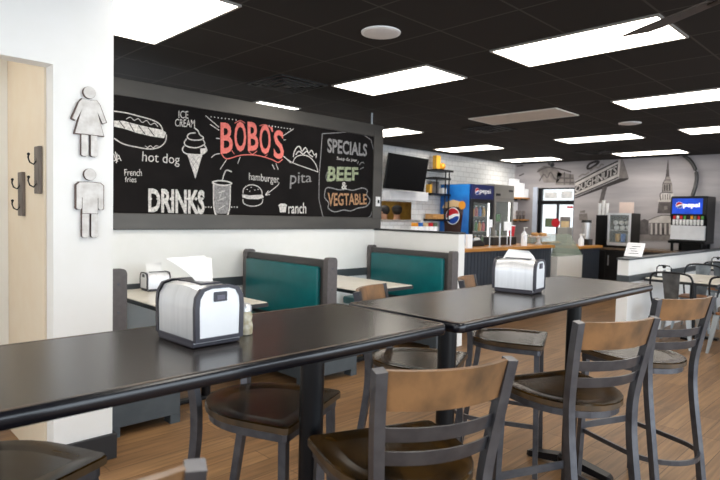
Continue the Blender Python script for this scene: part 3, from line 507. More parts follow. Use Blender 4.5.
booth('booth seen from its plain dark back post beside the white wall', (1.42, 3.60, 0), 1, 0, .47, 0, .42)
booth('booth with teal back cushion in the middle of the chalkboard wall', (3.265, 3.64, 0), 2, .50, .50, .31, .31)
booth('booth with teal back cushion against the white half wall', (5.105, 3.68, 0), 1, .50, 0, .31, 0)
def booth_table(loc, label):
    t = thing('booth_table', label, 'table', loc, 0, 'pale booth tables')
    MB().box(-.38, -.64, .715, .38, .64, .75, .004).build('tabletop', 'pale_laminate', t)
    e = MB(); e.box(-.386, -.646, .714, .386, -.641, .744); e.box(-.386, .641, .714, .386, .646, .744); e.box(-.386, -.641, .714, -.381, .641, .744); e.box(.381, -.641, .714, .386, .641, .744); e.build('edge_band', 'black_trim', t)
    for y in (-.38, .38):
        MB().cyl((0, y, .03), (0, y, .713), .035).build('pole', 'black_metal', t, True)
        MB().box(-.26, y-.035, 0, .26, y+.035, .03, .008).build('foot', 'black_metal', t)
booth_table((2.222, 4.30, 0), 'pale booth table with black edge holding the small chrome napkin box')
booth_table((4.03, 4.34, 0), 'pale empty booth table between the two teal cushions, below the light switch')

# ------------------------------------------------------------------ high tables
def high_table(x0, y0, x1, y1, poles, py, label):
    cx, cy = (x0+x1)/2, (y0+y1)/2
    t = thing('high_table', label, 'table', (cx, cy, 0), 0, 'dark bar-height tables')
    hx, hy = (x1-x0)/2, (y1-y0)/2
    o = rrect(-hx+.012, -hy+.012, hx-.012, hy-.012, .022)
    MB().prism(o, 'z', 1.034, 1.0695, .0015).build('tabletop', 'table_laminate', t)
    # rounded dark edging with a worn line where it meets the top
    path = rrect(-hx+.012, -hy+.012, hx-.012, hy-.012, .022)
    sec = [(-.0005, -.019), (.007, -.019), (.012, -.012), (.0135, 0), (.012, .012), (.007, .0172), (-.0005, .0178)]
    MB().bar([(p[0], p[1], 1.0515) for p in path], sec, True).build('edging', 'table_edge', t, True)
    sec2 = [(-.0035, .0180), (.004, .0179), (.004, .0186), (-.0035, .0187)]
    MB().bar([(p[0], p[1], 1.0515) for p in path], sec2, True).build('worn_line', 'worn_edge', t)
    for px in poles:
        MB().cyl((px-cx, py, .05), (px-cx, py, 1.02), .040, 24).build('pole', 'black_metal', t, True)
        MB().box(px-cx-.13, py-.18, 1.02, px-cx+.13, py+.18, 1.0335).build('mounting_plate', 'black_metal', t)
        f = MB()
        for s in (-1, 1):
            f.loft([[(px-cx-.034, py+s*.04, .03), (px-cx+.034, py+s*.04, .03), (px-cx+.034, py+s*.04, .075), (px-cx-.034, py+s*.04, .075)],
                    [(px-cx-.03, py+s*.235, .006), (px-cx+.03, py+s*.235, .006), (px-cx+.03, py+s*.235, .04), (px-cx-.03, py+s*.235, .04)],
                    [(px-cx-.02, py+s*.255, .006), (px-cx+.02, py+s*.255, .006), (px-cx+.016, py+s*.255, .03), (px-cx-.016, py+s*.255, .03)]])
            f.cyl((px-cx, py+s*.235, 0), (px-cx, py+s*.235, .008), .018)
        f.lathe([(.001, .02), (.06, .02), (.06, .07), (.045, .085), (.001, .085)], (px-cx, py, 0)); f.build('foot', 'black_metal', t)
high_table(-.36, 1.218, 1.664, 1.826, (.05, 1.195), -.10, 'nearest long dark bar-height table with the large napkin dispenser')
high_table(1.694, 1.192, 3.712, 1.800, (1.965, 3.18), -.05, 'second dark bar-height table, beyond the first, with the farther napkin dispenser')

# ------------------------------------------------------------------ bar stools
def seat_outline(s=1.0, dz=0):
    o = [(.20, .205), (.216, .203), (.224, .190), (.224, .05)] + arc(0, .0, .222, 0, 180, 18, .215) [0:0]
    rear = [(.222*math.cos(R(a)), .03+.272*math.sin(R(a))) for a in range(0, -181, -12)]
    o = [(-.224, .190), (-.216, .203), (-.20, .206), (.20, .206), (.216, .203), (.224, .190), (.224, .10)]+rear+[(-.224, .10)]
    return [(x*s, y*s) for x, y in o]
def make_stool(label, loc, rz, group):
    t = thing('bar_stool', label, 'bar stool', loc, rz, group)
    s = MB(); zs = [(.955, .722), (1, .727), (1, .748)]
    s.mi = 1; s.loft([[(x, y, z) for x, y in seat_outline(k)] for k, z in zs], cap=False)
    s.mi = 0; s.loft([[(x, y, z) for x, y in seat_outline(k)] for k, z in ((1, .748), (.985, .753), (.92, .7535), (.8, .751), (.6, .745), (.35, .741), (.1, .740))], cap=True)
    s.mi = 1; s.poly([(x, y, .722) for x, y in seat_outline(.955)])
    s.build('seat', ['stool_seat', 'stool_seat_edge'], t, True)
    fr = MB(); pts = seat_outline(.93); fr.rect([(x, y, .708) for x, y in pts], .006, .026, True); fr.build('seat_frame', 'gunmetal', t)
    for sg in (-1, 1):
        p = smooth_pts3([(.162, -.300, 0), (.161, -.262, .26), (.158, -.215, .56), (.161, -.204, .70), (.168, -.210, .80), (.182, -.238, .96), (.191, -.264, 1.085)])
        MB().rect([(sg*x, y, z) for x, y, z in p], .031, .031, up=(0, 1, 0)).build('back_post', 'gunmetal', t)
        MB().rect([(sg*.188, .172, .72), (sg*.196, .180, .35), (sg*.202, .188, 0)], .028, .028, up=(0, 1, 0)).build('front_leg', 'gunmetal', t)
    def slat(z, h, xh, y0, bow, th, name, m, lean):
        b = MB(); rings = []
        for i in range(13):
            u = -1+2*i/12; x = u*xh; y = y0-bow*(1-u*u)
            rings.append([(x, y+th/2+lean*h/2, z-h/2), (x, y-th/2+lean*h/2, z-h/2), (x, y-th/2-lean*h/2, z+h/2), (x, y+th/2-lean*h/2, z+h/2)])
        b.loft(rings); return b.build(name, m, t, True)
    slat(1.031, .108, .176, -.250, .045, .018, 'crest_rail', 'stool_wood', .29)
    slat(.910, .040, .166, -.226, .040, .006, 'back_slat', 'gunmetal', .28)
    slat(.845, .040, .160, -.216, .040, .006, 'back_slat', 'gunmetal', .28)
    ring = [(-.190, .170), (-.196, 0), (-.198, -.14)]+[(.198*math.cos(R(a)), -.14-.19*math.sin(R(a-180))) for a in range(192, 349, 12)]+[(.198, -.14), (.196, 0), (.190, .170)]
    MB().rect([(x, y, .285) for x, y in ring], .012, .024).build('footrest_ring', 'gunmetal', t)
    MB().rect([(-.186, .183, .31), (.186, .183, .31)], .008, .036).build('front_footrest', 'gunmetal', t)
    return t
def smooth_pts3(p, n=4):
    P = [Vector(q) for q in p]; out = []
    for i in range(len(P)-1):
        p0, p1, p2, p3 = P[max(i-1, 0)], P[i], P[i+1], P[min(i+2, len(P)-1)]
        for k in range(n):
            u = k/n; out.append(.5*((2*p1)+(p2-p0)*u+(2*p0-5*p1+4*p2-p3)*u*u+(3*p1-p0-3*p2+p3)*u**3))
    return [tuple(q) for q in out]+[tuple(P[-1])]
NEAR, FAR = R(-22), R(180+24)
g1, g2 = 'bar stools on the near side of the high tables', 'bar stools on the far side of the high tables'
s0 = make_stool('nearest bar stool with its wooden back cropped by the bottom edge, centre of the picture', (1.262, 1.095, 0), NEAR, g1)
dup(s0, (2.290, 1.07, 0), NEAR, 'bar stool seen from behind at the second table, second from right on the near side')
dup(s0, (3.20, 1.095, 0), NEAR, 'bar stool at the right edge seen from behind, last on the near side', g1)
dup(s0, (.330, 1.064, 0), NEAR, 'bar stool of which only the back corner shows at the bottom left edge', g1)
dup(s0, (.335, 1.735, 0), FAR, 'bar stool of which only the dark seat shows at the bottom left corner', g2)
dup(s0, (1.245, 1.735, 0), FAR, 'bar stool whose seat shows under the nearest table beside its black pole', g2)
dup(s0, (2.18, 1.775, 0), FAR, 'bar stool on the far side whose wooden back rises behind the joint of the tables', g2)
dup(s0, (3.02, 1.765, 0), FAR, 'bar stool on the far side of the second table, left of the farther dispenser', g2)

# ------------------------------------------------------------------ napkin dispensers and shaker on the tables
def dispenser(label, loc, rz, napkin, size=1.08):
    t = thing('napkin_dispenser', label, 'napkin dispenser', loc, rz, 'steel napkin dispensers')
    prof = [(-.070, .012), (-.072, .10), (-.069, .128), (-.055, .150), (-.030, .157), (.030, .157), (.055, .150), (.069, .128), (.072, .10), (.070, .012)]
    b = MB(); rings = []
    for i in range(9):
        u = -1+2*i/8; k = 1-.045*(1-u*u)
        rings.append([(x*k, u*.094, z+(0 if z < .14 else .006*(1-u*u))) for x, z in prof])
    b.loft(rings); b.build('body', 'steel', t, True)
    MB().box(-.073, -.093, .001, .073, .093, .0115, .003).box(-.0735, -.092, .0118, -.0695, .092, .021).box(.0695, -.092, .0118, .0735, .092, .021).build('base', 'dispenser_trim', t)
    for s in (-1, 1):
        outer = [(x*1.04, .004+z*1.015) for x, z in prof]; inner = [(x*.86, .016+z*.885) for x, z in prof]
        r = MB(); r.loft([[(x, s*.094, z) for x, z in outer], [(x, s*.107, z) for x, z in outer], [(x, s*.107, z) for x, z in inner], [(x, s*.103, z) for x, z in inner]], cap=False)
        r.build('end_frame', 'dispenser_trim', t, True)
        MB().prism([(x*.87, .0155+z*.89) for x, z in prof], 'y', s*.098, s*.1045).build('end_plate', 'white_steel', t)
        lo = MB(); lo.box(-.020, min(s*.1046, s*.109), .120, .020, max(s*.1046, s*.109), .146, .002); lk = lo.build('lock', 'dispenser_trim', t)
        MB().box(-.012, min(s*.1092, s*.1105), .125, .012, max(s*.1092, s*.1105), .137).build('keyhole_plate', 'dispenser_lock', lk)
    MB().box(-.03, -.06, .158, .03, .06, .1655).build('slot', 'dispenser_trim', t)
    n = MB()
    for sheet in napkin:
        a, b2, c, d = [Vector(p) for p in sheet]; g = []
        for i in range(7):
            u = i/6; row = []
            for j in range(7):
                v = j/6; q = (a*(1-u)+b2*u)*(1-v)+(d*(1-u)+c*u)*v
                row.append(q+Vector((.012*math.sin(v*PI)*(1-u), .004*math.sin(u*9), .007*math.sin(v*PI)*math.sin(u*PI))))
            g.append(row)
        vs = [p for r in g for p in r]+[p+Vector((.0015, .0005, .0015)) for r in g for p in r]
        fs = [(i*7+j, i*7+j+1, i*7+j+8, i*7+j+7) for i in range(6) for j in range(6)]
        n._add(vs, fs+[tuple(49+i for i in reversed(f)) for f in fs])
    n.build('napkin', 'paper', t, True)
    t.scale = (size, size, size)
    return t
dispenser('large steel napkin dispenser with a pulled-up napkin on the nearest high table', (.851, 1.547, 1.07), R(2),
  [[(-.016, -.02, .157), (.006, -.045, .158), (.050, .055, .228), (-.055, .085, .222)], [(.0, -.03, .157), (.012, -.05, .157), (.056, .03, .222), (.01, .07, .226)]])
dispenser('steel napkin dispenser with a fan of napkins on the second high table', (2.690, 1.53, 1.07), R(10),
  [[(-.005, -.080, .158), (-.005, .080, .158), (.0, .055, .204), (.0, -.045, .200)]])
dispenser('small chrome napkin box with napkins on the pale booth table', (2.20, 4.77, .75), R(90),
  [[(-.005, -.06, .16), (-.005, .075, .16), (.0, .085, .235), (.0, -.055, .24)]], 1.0)
t = thing('glass_shaker', 'small glass seasoning shaker half hidden behind the large napkin dispenser', 'shaker', (.998, 1.525, 1.07))
MB().lathe([(.001, .001), (.024, .001), (.026, .006), (.026, .03), (.022, .045), (.025, .058), (.022, .068), (.019, .074), (.001, .074)]).build('jar', 'shaker_glass', t, True)
MB().lathe([(.001, .0745), (.0215, .0745), (.0215, .088), (.015, .098), (.001, .101)]).build('lid', 'steel', t, True)

# ------------------------------------------------------------------ kitchen side: television, hood, shelves, people
t = thing('television', 'large black switched-off television hung tilted on the tiled wall', 'television', (7.92, 6.86, 2.225), 0)
t.rotation_euler = (R(9), R(1.2), 0)
MB().box(-.55, -.022, -.315, .55, .022, .315, .006).build('housing', 'tv_black', t); MB().box(-.535, -.0245, -.30, .535, -.0225, .30).build('screen', 'tv_black', t)
MB().box(-.15, .0225, -.12, .15, .05, .12).rect([(0, .05, 0), (0, .20, 0), (0, .327, .05)], .04, .04).build('wall_bracket', 'black_metal', t)
t = thing('exhaust_hood', 'white metal hood panel under the television over the kitchen opening', 'hood', (8.22, 7.199, 1.74))
MB().prism([(0, 0), (-.18, 0), (-.18, .16), (-.16, .17), (0, .17)], 'x', -.55, .55).build('panel', 'white_steel', t); MB().box(-.55, -.19, -.016, .55, -.001, -.001).build('lip', 'steel', t)
def person(label, x, y, rz, cap):
    t = thing('person', label, 'person', (x, y, 0), rz); t.scale = (.93, .93, .93)
    me = bpy.data.meshes.new('body')
    V = [(0, 0, .95), (0, 0, 1.15), (0, 0, 1.36), (0, .0, 1.47), (0, -.02, 1.58), (0, -.02, 1.68), (.19, 0, 1.38), (.25, -.03, 1.12), (.20, -.25, 1.05), (-.19, 0, 1.38), (-.25, -.03, 1.12), (-.20, -.25, 1.05), (.10, 0, .88), (.11, -.02, .48), (.11, 0, .06), (.11, -.13, .04), (-.10, 0, .88), (-.11, -.02, .48), (-.11, 0, .06), (-.11, -.13, .04)]
    E = [(0, 1), (1, 2), (2, 3), (3, 4), (4, 5), (2, 6), (6, 7), (7, 8), (2, 9), (9, 10), (10, 11), (0, 12), (12, 13), (13, 14), (14, 15), (0, 16), (16, 17), (17, 18), (18, 19)]
    rad = [.15, .14, .15, .055, .085, .09, .06, .048, .035, .06, .048, .035, .085, .06, .045, .04, .085, .06, .045, .04]
    me.from_pydata(V, E, []); o = bpy.data.objects.new('body', me); C.objects.link(o); o.parent = t
    md = o.modifiers.new('skin', 'SKIN')
    for k, v in enumerate(me.skin_vertices[0].data): v.radius = (rad[k], rad[k]*.9); v.use_root = (k == 0)
    o.modifiers.new('sub', 'SUBSURF').levels = 2; o.modifiers['sub'].render_levels = 2
    me.materials.append(MATS['skin'])
    MB().loft([[(r*math.cos(2*PI*i/18), r2*math.sin(2*PI*i/18), z) for i in range(18)] for r, r2, z in ((.175, .165, .86), (.17, .16, 1.0), (.165, .15, 1.15), (.19, .16, 1.3), (.20, .15, 1.38), (.10, .10, 1.455))], cap=False).build('shirt', 'cloth_black', t, True)
    for s in (-1, 1): MB().bar([(s*.16, 0, 1.395), (s*.205, -.01, 1.33), (s*.245, -.03, 1.16)], [(.075*math.cos(k*PI/5), .075*math.sin(k*PI/5)) for k in range(10)]).build('sleeve', 'cloth_black', t, True)
    h = MB(); h.sphere((0, -.005, 1.665), .112, 1, 1.05, .95); h.build('hair', 'hair', t, True)
    if cap: MB().sphere((0, -.02, 1.70), .118, 1, 1.08, .72).box(-.07, -.23, 1.69, .07, -.10, 1.70).build('cap', 'cloth_black', t, True)
    for s in (-1, 1):
        MB().sphere((s*.033, -.112, 1.64), .010).build('eye', 'cloth_black', t, True); MB().sphere((s*.093, -.02, 1.625), .022, .5, 1, 1.3).build('ear', 'skin', t, True)
    MB().sphere((0, -.125, 1.615), .016, .8, 1.2, 1.3).build('nose', 'skin', t, True); MB().box(-.022, -.113, 1.575, .022, -.105, 1.581).build('mouth', 'red', t)
person('person with dark hair and black shirt at the left of the kitchen opening', 8.32, 7.75, R(200), False)
person('person in a black cap and black shirt at the right of the kitchen opening', 8.80, 7.85, R(150), True)
t = thing('pipe_shelf', 'black pipe and plank shelf unit on the tiled wall beside the blue cooler', 'shelf', (9.2, 7.199, 0))
for z, a, b in ((2.36, -.30, .24), (2.20, -.30, .16), (1.88, -.38, .17), (1.37, -.33, .17)): MB().box(a, -.28, z-.02, b, -.001, z+.02).build('shelf_board', 'black_metal', t)
for x, z0, z1 in ((.02, 1.36, 2.36), (.14, 1.36, 2.36), (-.26, 1.88, 2.2)): MB().cyl((x, -.25, z0), (x, -.25, z1), .014).build('pipe', 'black_metal', t, True)
def boxthing(name, label, cat, x, y, z, sx, sy, sz, m, rz=0, group=None, bev=.004):
    o = MB().box(-sx/2, -sy/2, 0, sx/2, sy/2, sz, bev).build(name, m); o.location = (x, y, z); o.rotation_euler = (0, 0, rz)
    return tag(o, label, cat, group)
boxthing('box', 'tall yellow carton on the top plank of the pipe shelf', 'box', 9.02, 7.03, 2.381, .13, .10, .27, 'yellow')
o = MB().sphere((0, 0, .07), .07).build('jar', 'orange', None, True); o.location = (9.20, 7.03, 2.381); tag(o, 'small round orange jar beside the yellow carton on the pipe shelf', 'jar')
boxthing('framed_picture', 'small framed black and white picture on the middle plank of the pipe shelf', 'picture', 9.05, 7.08, 1.901, .22, .03, .24, 'mural_dark')
boxthing('box', 'small yellow packet left of the picture on the pipe shelf', 'box', 8.84, 7.06, 1.901, .07, .10, .17, 'yellow')
boxthing('box', 'small white carton right of the picture on the pipe shelf', 'box', 9.26, 7.05, 1.901, .13, .12, .12, 'white_plastic')
boxthing('tray', 'brown tray of bread on the lowest plank of the pipe shelf', 'tray', 9.02, 7.04, 1.391, .34, .2, .10, 'pastry')
# work surface under the kitchen opening
t = thing('work_counter', 'white work counter along the tiled wall below the kitchen opening', 'counter', (7.6, 7.19, 0))
MB().box(-.9, -.55, 1.08, 1.6, -.001, 1.12, .004).build('worktop', 'white_steel', t); MB().box(-.88, -.52, .06, 1.58, -.01, 1.079).build('cabinet', 'white_plastic', t); MB().box(-.88, -.48, 0, 1.58, -.05, .059).build('plinth', 'black_trim', t)
for k, (x, z, m, lab) in enumerate(((8.10, 0, 'orange', 'orange-topped drink carton, leftmost of the cartons on the work counter'), (8.24, 0, 'blue_bright', 'blue-topped drink carton on the work counter'), (8.40, 0, 'foam', 'tan-topped drink carton on the work counter'), (8.54, 0, 'red', 'red-topped drink carton on the work counter'), (8.68, 0, 'leaf_green', 'green-topped drink carton, rightmost on the work counter'))):
    t = thing('carton', lab, 'carton', (x, 6.78, 1.121), 0, 'cartons on the work counter')
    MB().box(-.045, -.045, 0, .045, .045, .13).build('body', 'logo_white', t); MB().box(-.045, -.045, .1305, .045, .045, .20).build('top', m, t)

# ------------------------------------------------------------------ coolers
def logo(parent, c, r, place, off=.002, split=True):
    """round red, white and blue emblem"""
    a = MB(); mats = ['logo_white', 'red', 'logo_blue']
    circ = [(c[0]+r*math.cos(R(k)), c[1]+r*math.sin(R(k))) for k in range(0, 360, 12)]
    a.mi = 0; a.poly([place(u, v, off) for u, v in circ])
    up = [(c[0]+.92*r*math.cos(R(k)), c[1]+.92*r*math.sin(R(k))) for k in range(15, 196, 10)]+[(c[0]-.5*r, c[1]-.02*r), (c[0], c[1]+.22*r), (c[0]+.5*r, c[1]+.30*r)]
    lo = [(c[0]+.92*r*math.cos(R(k)), c[1]+.92*r*math.sin(R(k))) for k in range(205, 361, 10)]+[(c[0]+.55*r, c[1]+.02*r), (c[0], c[1]-.22*r), (c[0]-.5*r, c[1]-.42*r)]
    a.mi = 1; a.poly([place(u, v, off+.002) for u, v in up]); a.mi = 2; a.poly([place(u, v, off+.002) for u, v in lo])
    return a.build('emblem', mats, parent)
def cooler(name, label, x, y, w, d, h, body, header, glassname, shelves, stock):
    t = thing(name, label, 'cooler', (x, y, 0))
    s = MB(); s.box(0, .05, .08, .035, d, h); s.box(w-.035, .05, .08, w, d, h); s.box(.035, d-.03, .08, w-.035, d, h); s.box(.035, .05, h-.30, w-.035, d-.03, h); s.box(.035, .05, .08, w-.035, d-.03, .2); s.box(.03, .08, 0, w-.03, d-.03, .08)
    s.build('cabinet', body, t)
    MB().box(.002, 0, h-.29, w-.002, .049, h-.002, .004).build('header', header, t)
    f = MB()
    for q in ((.01, .10, .07, h-.295), (w-.07, .10, w-.01, h-.295), (.07, .10, w-.07, .19), (.07, h-.36, w-.07, h-.295)): f.box(q[0], 0, q[1], q[2], .045, q[3])
    dr = f.build('door', body if body != 'blue_a' else 'cooler_black', t)
    MB().box(.071, .018, .191, w-.071, .024, h-.361).build('pane', 'clear_glass', dr); MB().box(w-.055, -.04, .8, w-.03, -.001, 1.3).build('handle', 'cooler_steel', dr)
    MB().box(.036, d-.05, .21, w-.036, d-.032, h-.31).build('lining', 'cooler_inside', t)
    MB().box(w-.06, .07, .25, w-.04, .09, h-.35).build('interior_lamp', 'cooler_lamp', t)
    for z in shelves: MB().box(.04, .08, z, w-.04, d-.06, z+.012).build('shelf', 'cooler_steel', t)
    return t
t = cooler('drinks_cooler', 'drinks cooler with a blue side showing a cola glass and a blue lettered header', 9.385, 6.42, .78, .765, 2.10, 'cooler_black', 'blue_dark', None, (.55, .85, 1.15, 1.45), 0)
MB().box(-.006, .055, .09, -.0005, .76, 2.095).build('side_panel', 'blue_a', t)
pl = lambda u, v, o: (-.006-o, .72-u, v)     # u runs from the wall towards the door
a = MB(); a.mi = 0
a.poly([pl(u, v, .002) for u, v in ((.09, 1.08), (.48, 1.08), (.54, 1.66), (.03, 1.66))]); a.mi = 1
a.poly([pl(u, v, .003) for u, v in [(.0, 1.62), (.10, 1.74), (.28, 1.79), (.45, 1.75), (.58, 1.63), (.45, 1.64), (.28, 1.65), (.12, 1.62)]]); a.mi = 2
a.poly([pl(0.50+.085*math.cos(R(k)), 1.68+.085*math.sin(R(k)), .004) for k in range(0, 360, 20)])
a.build('cola_glass_print', ['cola', 'foam', 'orange'], t)
logo(t, (.28, 1.46), .17, lambda u, v, o: pl(u, v, o+.003))
a = MB(); text_on(a, 'pepsi', [(.26, 1.90), (.66, 1.90), (.26, 2.02), (.66, 2.02)], lambda u, v: (u, -.0015, v), .02); a.build('lettering', 'logo_white', t)
logo(t, (.17, 1.96), .07, lambda u, v, o: (u, -.0005-o, v))
BOT = [('green', 'green'), ('orange', 'orange'), ('red', 'red'), ('blue_bright', 'blue'), ('yellow', 'yellow'), ('cola', 'dark')]
first = None
for zi, (z, row) in enumerate(((.563, 'lowest'), (.863, 'second'), (1.163, 'third'), (1.463, 'top'))):
    for k in range(5):
        m, cn = BOT[(k+zi*2) % 6]
        b = thing('bottle', cn+' drink bottle on the '+row+' shelf of the blue-sided cooler', 'bottle', (9.385+.13+k*.13, 6.57, z), 0, 'bottles in the blue-sided cooler')
        MB().lathe([(.001, 0), (.033, 0), (.035, .01), (.035, .13), (.014, .175), (.013, .195), (.001, .195)], n=12).build('body', m, b, True)
        MB().lathe([(.001, .1955), (.016, .1955), (.016, .215), (.001, .215)], n=12).build('cap', 'white_plastic', b, True)
t = cooler('steel_cooler', 'stainless steel glass-door cooler beside the blue-sided one', 10.195, 6.42, .77, .70, 2.14, 'cooler_steel', 'cooler_steel', None, (.6, 1.0, 1.35), 0)
MB().box(.05, -.006, 1.90, .22, -.0005, 1.95).box(.55, -.006, 2.0, .72, -.0005, 2.04).build('badge', 'cooler_black', t)
for k, (x, z, m) in enumerate(((10.35, 1.363, 'white_plastic'), (10.55, 1.363, 'green'), (10.42, 1.013, 'white_plastic'), (10.65, 1.013, 'leaf_green'), (10.5, .613, 'yellow'))):
    boxthing('food_tub', ('white' if m == 'white_plastic' else 'yellow' if m == 'yellow' else 'green')+' tub on the '+('top' if z > 1.2 else 'middle' if z > .8 else 'lowest')+' shelf inside the stainless cooler', 'tub', x, 6.6, z, .15, .15, .16, m, 0, 'tubs in the stainless cooler')

# ------------------------------------------------------------------ shelves with boxes left of the shop window
for z, lab in ((1.93, 'upper'), (1.42, 'lower')):
    t = thing('wall_shelf', lab+' wooden wall shelf left of the shop window', 'shelf', (12.299, 7.0, z), 0, 'wooden shelves by the window')
    MB().box(-.40, -.22, -.03, -.001, .19, 0, .003).build('board', 'counter_wood', t)
    for y in (-.15, .12): MB().box(-.3, y-.01, -.06, -.001, y+.01, -.031).build('bracket', 'black_metal', t)
for k, (y, z, h, w, lab) in enumerate(((7.10, 1.931, .44, .14, 'tall white cup carton, left on the upper wall shelf'), (6.95, 1.931, .34, .13, 'white cup carton in the middle of the upper wall shelf'), (6.83, 1.931, .20, .10, 'lowest white cup carton, right on the upper wall shelf'), (7.11, 1.421, .40, .12, 'tall white cup carton on the lower wall shelf'))):
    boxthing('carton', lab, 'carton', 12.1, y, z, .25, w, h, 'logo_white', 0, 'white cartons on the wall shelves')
for k in range(4):
    t = thing('cup_stack', 'stack of brown paper cups under the upper wall shelf beside the tall white carton', 'cups', (12.02+.15*(k // 2), 6.845+.085*(k % 2)+.01, 1.421), 0, 'stacks of brown cups on the lower shelf')
    MB().lathe([(.001, 0), (.024, 0), (.032, .10), (.001, .10)], n=12).build('cup', 'mural_dark', t, True); MB().lathe([(.001, .1005), (.034, .1005), (.034, .20), (.001, .20)], n=12).build('upper_cups', 'mural_mid', t, True)

# window posters
t = thing('window_poster', 'red round sign with foliage hung in the shop window', 'sign', (12.318, 6.12, 1.36))
MB().lathe([(.001, 0), (.10, 0), (.10, .012), (.001, .012)], n=24, M=Matrix.Rotation(R(-90), 4, 'Y')).build('disc', 'red', t); MB().box(-.004, .02, -.10, 0, .26, .10).build('leaf_print', 'leaf_green', t)
boxthing('window_poster', 'grey landscape picture hung in the shop window right of the red sign', 'poster', 12.325, 5.90, 1.26, .006, .24, .24, 'mural_mid', bev=0)
boxthing('window_sticker', 'small red label at the top right of the lower window pane', 'sticker', 12.325, 5.80, 1.70, .006, .14, .04, 'red', bev=0)
boxthing('window_poster', 'pale notice in the upper window pane, right one', 'poster', 12.325, 5.89, 1.92, .006, .26, .16, 'poster_pale', bev=0)
boxthing('window_poster', 'pale notice in the upper window pane, left one', 'poster', 12.325, 6.27, 1.92, .006, .30, .14, 'poster_pale', bev=0)

# ------------------------------------------------------------------ service counter and what stands on it
def counter(label, x0, x1, z):
    t = thing('service_counter', label, 'counter', (x0, 4.6, 0), 0, 'dark beadboard service counters')
    w = x1-x0
    MB().box(0, 0, z-.045, w, .62, z, .004).build('countertop', 'counter_wood', t)
    b = MB(); b.box(.02, .06, .1, w-.02, .56, z-.046); n = int((w-.06)/.085)
    for k in range(n): b.box(.03+k*.085, .045, .1, .03+k*.085+.075, .0605, z-.046)
    b.build('panelling', 'beadboard', t); MB().box(.02, .035, 0, w-.02, .56, .099).build('plinth', 'black_trim', t)
counter('long dark panelled counter with honey wood top in front of the coolers', 6.2, 9.27, 1.0)
counter('short dark panelled counter with wood top right of the pastry case', 10.27, 11.27, .95)
t = thing('pastry_case', 'pastry case with white base and greenish slanted glass between the two counters', 'display case', (9.28, 4.55, 0))
MB().box(0, 0, .02, .98, .62, .80, .004).build('base', 'white_paint', t); MB().box(.02, .02, 0, .96, .6, .019).build('plinth', 'black_trim', t)
MB().prism([(0.0, .801), (.62, .801), (.62, 1.17), (.26, 1.17)], 'x', .005, .975).build('glass_hood', 'case_glass', t)
MB().box(.03, .30, .98, .95, .60, .99).build('shelf', 'cooler_steel', t)
for k in range(6):
    o = MB().lathe([(.02, .0), (.05, .008), (.06, .022), (.05, .036), (.02, .04), (.012, .02)], n=16).build('doughnut', 'pastry', None, True)
    o.location = (9.36+.15*k, 4.98, .991); tag(o, 'glazed ring doughnut on the shelf in the pastry case', 'doughnut', 'doughnuts in the pastry case')
boxthing('menu_card', 'white menu holder at the left end of the long counter beside the half wall', 'menu holder', 6.86, 4.72, 1.001, .11, .05, .20, 'logo_white')
def sign_stand(label, x, y, w, h, zc):
    t = thing('sign_stand', label, 'sign', (x, y, 1.001), R(-8))
    MB().lathe([(.001, 0), (.04, 0), (.04, .008), (.001, .012)], n=16).build('base', 'steel', t, True); MB().cyl((0, 0, .01), (0, 0, zc-h/2), .007).build('pole', 'steel', t, True)
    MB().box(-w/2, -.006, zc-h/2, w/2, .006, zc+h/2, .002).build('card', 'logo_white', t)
sign_stand('small white sign card on a thin pole, left one on the long counter', 7.45, 4.75, .09, .12, .36)
sign_stand('wider white sign card on a thin pole, right one on the long counter', 7.95, 4.75, .17, .14, .32)
for x in (7.78, 8.10):
    t = thing('post', ('thin chrome post left of the wider sign card on the long counter' if x < 8 else 'thin chrome post right of the wider sign card on the long counter'), 'post', (x, 4.78, 1.001), 0, 'chrome posts on the long counter')
    MB().cyl((0, 0, .008), (0, 0, .36), .011).build('tube', 'steel', t, True); MB().lathe([(.001, 0), (.035, 0), (.035, .008), (.001, .008)], n=16).build('base', 'steel', t, True)
t = thing('sandals_display', 'black and white rounded tape dispenser on the long counter', 'tape dispenser', (7.42, 5.0, 1.001)); t.name = 'tape_dispenser'
MB().prism([(-.20, 0), (.20, 0), (.19, .05), (.08, .10), (-.06, .09), (-.19, .05)], 'y', -.06, .06, .01).build('body', 'cooler_black', t); MB().prism(arc(.06, .085, .05, 0, 360, 16)[:-1], 'y', -.03, .03).build('roll', 'white_plastic', t)
t = thing('register_box', 'low black box behind the sign cards on the long counter', 'box', (8.35, 5.08, 1.001))
MB().box(-.42, -.09, 0, .30, .10, .13, .006).build('body', 'cabinet_black', t); MB().box(-.42, -.091, .1305, .30, .10, .14).build('lid', 'cooler_steel', t)
t = thing('paper_cup', 'red and white paper cup on the black box on the long counter', 'cup', (8.58, 5.05, 1.142))
MB().lathe([(.001, 0), (.045, 0), (.062, .17), (.001, .17)], n=20).build('cup', 'red', t, True); MB().lathe([(.001, .1705), (.064, .1705), (.064, .182), (.001, .186)], n=20).build('lid', 'logo_white', t, True)
t = thing('pump_bottle', 'tall white pump bottle on the front edge of the long counter', 'bottle', (8.42, 4.72, 1.001))
MB().lathe([(.001, 0), (.045, 0), (.048, .01), (.048, .19), (.02, .225), (.02, .24), (.001, .24)], n=20).build('body', 'logo_white', t, True)
MB().cyl((0, 0, .24), (0, 0, .30), .008).box(-.012, -.05, .29, .012, .012, .305).build('pump', 'white_plastic', t, True)
t = thing('cake_stand', 'white cake stand with pastries near the shop window end of the long counter', 'cake stand', (9.06, 4.80, 1.001))
MB().lathe([(.001, 0), (.07, 0), (.06, .012), (.03, .04), (.025, .10), (.05, .13), (.001, .13)], n=24).build('pedestal', 'white_plastic', t, True)
MB().lathe([(.001, .131), (.17, .131), (.18, .15), (.165, .152), (.001, .146)], n=32).build('plate', 'white_plastic', t, True)
